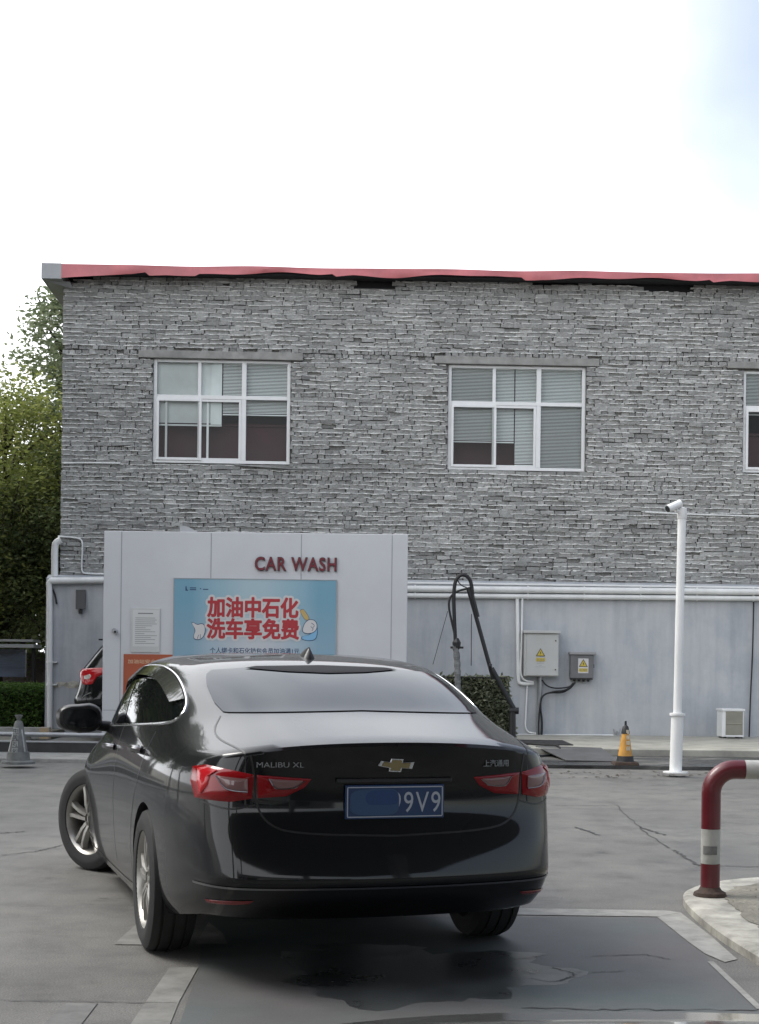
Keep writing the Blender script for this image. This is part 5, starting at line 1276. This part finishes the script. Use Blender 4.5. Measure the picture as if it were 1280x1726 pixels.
# ---- the SUV waiting in the wash bay, mostly behind the panel
def suv(loc, rz, label):
    s = empty('parked_car', loc, rz, label, 'car')
    r_ = [
     [(.20,0,.30),(.22,.4,.30),(.26,.68,.30),(.42,.82,.31),(.68,.86,.28),(1.0,.87,.27),(1.7,.86,.26),(2.4,.86,.26),(3.1,.87,.26),(3.7,.87,.28),(4.35,.76,.28),(4.5,.4,.28),(4.56,0,.28)],
     [(.03,0,.48),(.05,.4,.48),(.10,.72,.48),(.28,.87,.47),(.62,.91,.46),(1.0,.92,.46),(1.7,.91,.42),(2.4,.91,.42),(3.1,.915,.42),(3.7,.92,.46),(4.38,.82,.46),(4.56,.42,.46),(4.62,0,.46)],
     [(.0,0,.66),(.02,.4,.66),(.07,.73,.66),(.25,.88,.66),(.60,.92,.67),(1.0,.93,.67),(1.7,.93,.66),(2.4,.93,.66),(3.1,.93,.66),(3.7,.93,.68),(4.36,.83,.68),(4.56,.42,.68),(4.62,0,.68)],
     [(.10,0,.86),(.11,.4,.86),(.15,.72,.86),(.30,.87,.86),(.60,.915,.88),(1.0,.925,.88),(1.7,.925,.88),(2.4,.925,.88),(3.1,.92,.88),(3.7,.91,.88),(4.30,.80,.88),(4.5,.42,.88),(4.55,0,.88)],
     [(.12,0,1.10),(.13,.4,1.10),(.17,.70,1.10),(.32,.83,1.10),(.60,.87,1.10),(1.0,.89,1.09),(1.7,.89,1.08),(2.4,.89,1.07),(3.1,.87,1.06),(3.6,.80,1.05),(4.05,.68,1.02),(4.25,.38,1.02),(4.3,0,1.03)],
     [(.30,0,1.33),(.31,.36,1.33),(.35,.62,1.32),(.46,.74,1.31),(.70,.78,1.30),(1.0,.80,1.29),(1.7,.80,1.27),(2.4,.80,1.25),(2.9,.77,1.22),(3.15,.68,1.20),(3.3,.5,1.2),(3.38,.25,1.2),(3.4,0,1.2)],
     [(.48,0,1.60),(.50,.34,1.60),(.54,.52,1.59),(.66,.60,1.59),(.85,.62,1.60),(1.1,.64,1.61),(1.7,.64,1.62),(2.2,.63,1.60),(2.5,.6,1.56),(2.65,.52,1.54),(2.72,.4,1.55),(2.75,.2,1.56),(2.75,0,1.565)],
     [(.75,0,1.67),(.76,.2,1.67),(.8,.3,1.67),(.9,.34,1.67),(1.05,.35,1.675),(1.2,.36,1.68),(1.6,.36,1.68),(1.95,.35,1.665),(2.15,.33,1.645),(2.25,.28,1.635),(2.3,.2,1.635),(2.32,.1,1.635),(2.32,0,1.635)],
    ]
    me, bv = cage_body(r_, [(2, range(0, 4), .5), (4, range(0, 9), .4), (0, range(0, 12), .5)], [(.88, .80, .36), (3.55, .80, .36)], .41, 2)
    link('body', me, s)
    drape(bv, 'rear', [(-.55,1.16),(.55,1.16),(.50,1.52),(0,1.55),(-.50,1.52)], 'rear_window', CARGLASS, s, .005, n=60)
    drape(bv, 'front', [(-.6,1.22),(.6,1.22),(.5,1.52),(-.5,1.52)], 'windscreen', CARGLASS, s, .005, n=60)
    for vw in ('left', 'right'):
        drape(bv, vw, [(.66,1.20),(1.55,1.17),(1.55,1.54),(1.0,1.55),(.80,1.42)], 'side_window', CARGLASS, s, .005, n=60)
        drape(bv, vw, [(1.62,1.165),(2.85,1.13),(2.5,1.44),(2.2,1.52),(1.62,1.54)], 'side_window', CARGLASS, s, .005, n=60)
    for sg in (1, -1):
        S = lambda P: [(sg*a, b) for a, b in P]
        t = drape(bv, 'rear', S([(.42,1.16),(.70,1.15),(.815,1.12),(.845,1.0),(.83,.90),(.78,.90),(.70,1.02),(.42,1.07)]), 'tail_light', REDB, s, .005, .02, n=70, thick=.01)
        vw = 'left' if sg > 0 else 'right'
        t2 = drape(bv, vw, [(.26,1.15),(.62,1.17),(.66,1.12),(.45,1.02),(.38,.91),(.30,.90),(.24,1.0)], 'tail_light', REDB, s, .006, .02, n=70, thick=.01)
        drape(bv, vw, [(.25,1.03),(.34,1.06),(.37,1.03),(.33,.985),(.26,.98)], 'lens', mat('pale_lens', (.55, .5, .45), .15, coat=1), t2, .025, .004, n=30, rings=4)
        mb = MB(); P = [p for p, _ in line_on(bv, vw, [(.36,.78),(.26,.74),(.22,.70)], 20, .004)]; mb.tube(P, .012, 6); mb.build('bumper_trim', CHROME, s, smooth=True)
    mb = MB(); mb.box(.42, .62, -.50, .50, 1.60, 1.625); mb.build('roof_spoiler', BODY, s, bevel=.01)
    for (x, sg) in ((.88, 1), (.88, -1), (3.55, 1), (3.55, -1)): wheel(s, 'wheel', (x, sg*.80, .355), 0 if sg > 0 else math.pi, .355, .235)
    s.scale = (1.04, 1.0, 1.06); return s
p = at(126, 1190, 25.3)
suv((p.x, 25.35, .035), R(4), 'black four wheel drive car in the wash bay, half hidden behind the white panel')

# ---- bonnet and nose of the car the picture is taken from
me_ = empty('own_car', (.37, 0, 0), 0, 'pale car bonnet at the very bottom edge of the view', 'car')
HY = [(.95, .70, 1.032), (1.2, .74, 1.018), (1.5, .75, .994), (1.75, .74, .965), (1.95, .70, .930), (2.08, .62, .83)]
mb = MB(); vs = []; n = 21
for Y, hw_, Z in HY:
    for i in range(n):
        t = -1+2*i/(n-1); vs.append((t*hw_, Y-.10*t*t*(Y-.9), Z-.055*t**4-.015*t*t))
m0 = len(HY)
mb.add(vs, [(k*n+i, k*n+i+1, (k+1)*n+i+1, (k+1)*n+i) for k in range(m0-1) for i in range(n-1)])
o = mb.build('bonnet', SILVERC, me_, smooth='all')
mb = MB(); vs = []
for Y, hw_, Z in HY:
    for sg in (-1, 1):
        vs += [(sg*(hw_+.004), Y-.10*(Y-.9), Z-.072), (sg*(hw_+.12), Y-.14*(Y-.9), Z-.16), (sg*(hw_+.14), Y-.14*(Y-.9), .30)]
mb.add(vs, [(k*6+sgo+j, k*6+sgo+j+1, (k+1)*6+sgo+j+1, (k+1)*6+sgo+j) for k in range(m0-1) for sgo in (0, 3) for j in (0, 1)])
mb.build('wing', SILVERC, me_, smooth='all')
mb = MB(); vs = []
for Z, Y in ((.79, 2.085), (.68, 2.16), (.45, 2.20), (.28, 2.12)):
    for i in range(n):
        t = -1+2*i/(n-1); vs.append((t*.76, Y-.16*t*t-.12*t**6, Z-(.06*t**4 if Z > .8 else 0)))
mb.add(vs, [(k*n+i, k*n+i+1, (k+1)*n+i+1, (k+1)*n+i) for k in range(3) for i in range(n-1)]); mb.build('bumper', SILVERC, me_, smooth='all')
for sg in (1, -1): wheel(me_, 'wheel', (sg*.74, 1.35, .33), (R(-90) if sg > 0 else R(90)), .33)

# ================================================================== the station forecourt at the camera's back (out of view, laid out to darken the car's reflections)
fc = empty('station_canopy', (0, -12, 0), 0, 'unseen petrol station canopy behind the viewpoint, extended forward to shade the foreground', 'canopy')
m_ = MB(); m_.box(-16, 16, -11, 15.5, 5.6, 6.5); m_.build('canopy_roof', mat('canopy_soffit', (.55, .55, .55), .6), fc)  # unseen roof, reaching past the camera to darken foreground and car rear
m_ = MB(); m_.box(-16.05, 16.05, 15.5, 15.56, 5.55, 6.6); m_.box(-16.05, -16, -11, 15.5, 5.55, 6.6); m_.box(16, 16.05, -11, 15.5, 5.55, 6.6); m_.build('canopy_fascia', mat('fascia_red', (.30, .02, .025), .4), fc)
for x in (-9, 9):
    for y in (-7, 6):
        m_ = MB(); m_.box(x-.3, x+.3, y-.3, y+.3, 0, 5.599); m_.build('column', PVC, fc, bevel=.02)
st = MB(); st.box(-18, 18, -36, -28, 0, 4.6)
so_ = empty('backdrop_shop', (0, -32, 0), 0, 'unseen low shop building behind the canopy, added as dark backdrop for reflections', 'building')
m_ = MB(); m_.box(-18, 18, -4, 4, 0, 4.6); m_.build('wall', mat('shop_wall', (.26, .26, .26), .7, noise=(.5, .3)), so_)  # added out of view as a dark backdrop for the car's rear
for x in (-12, -4, 4, 12):
    m_ = MB(); m_.box(x-3, x+3, 4.001, 4.06, .3, 3.0); m_.build('window', CARGLASS, so_)
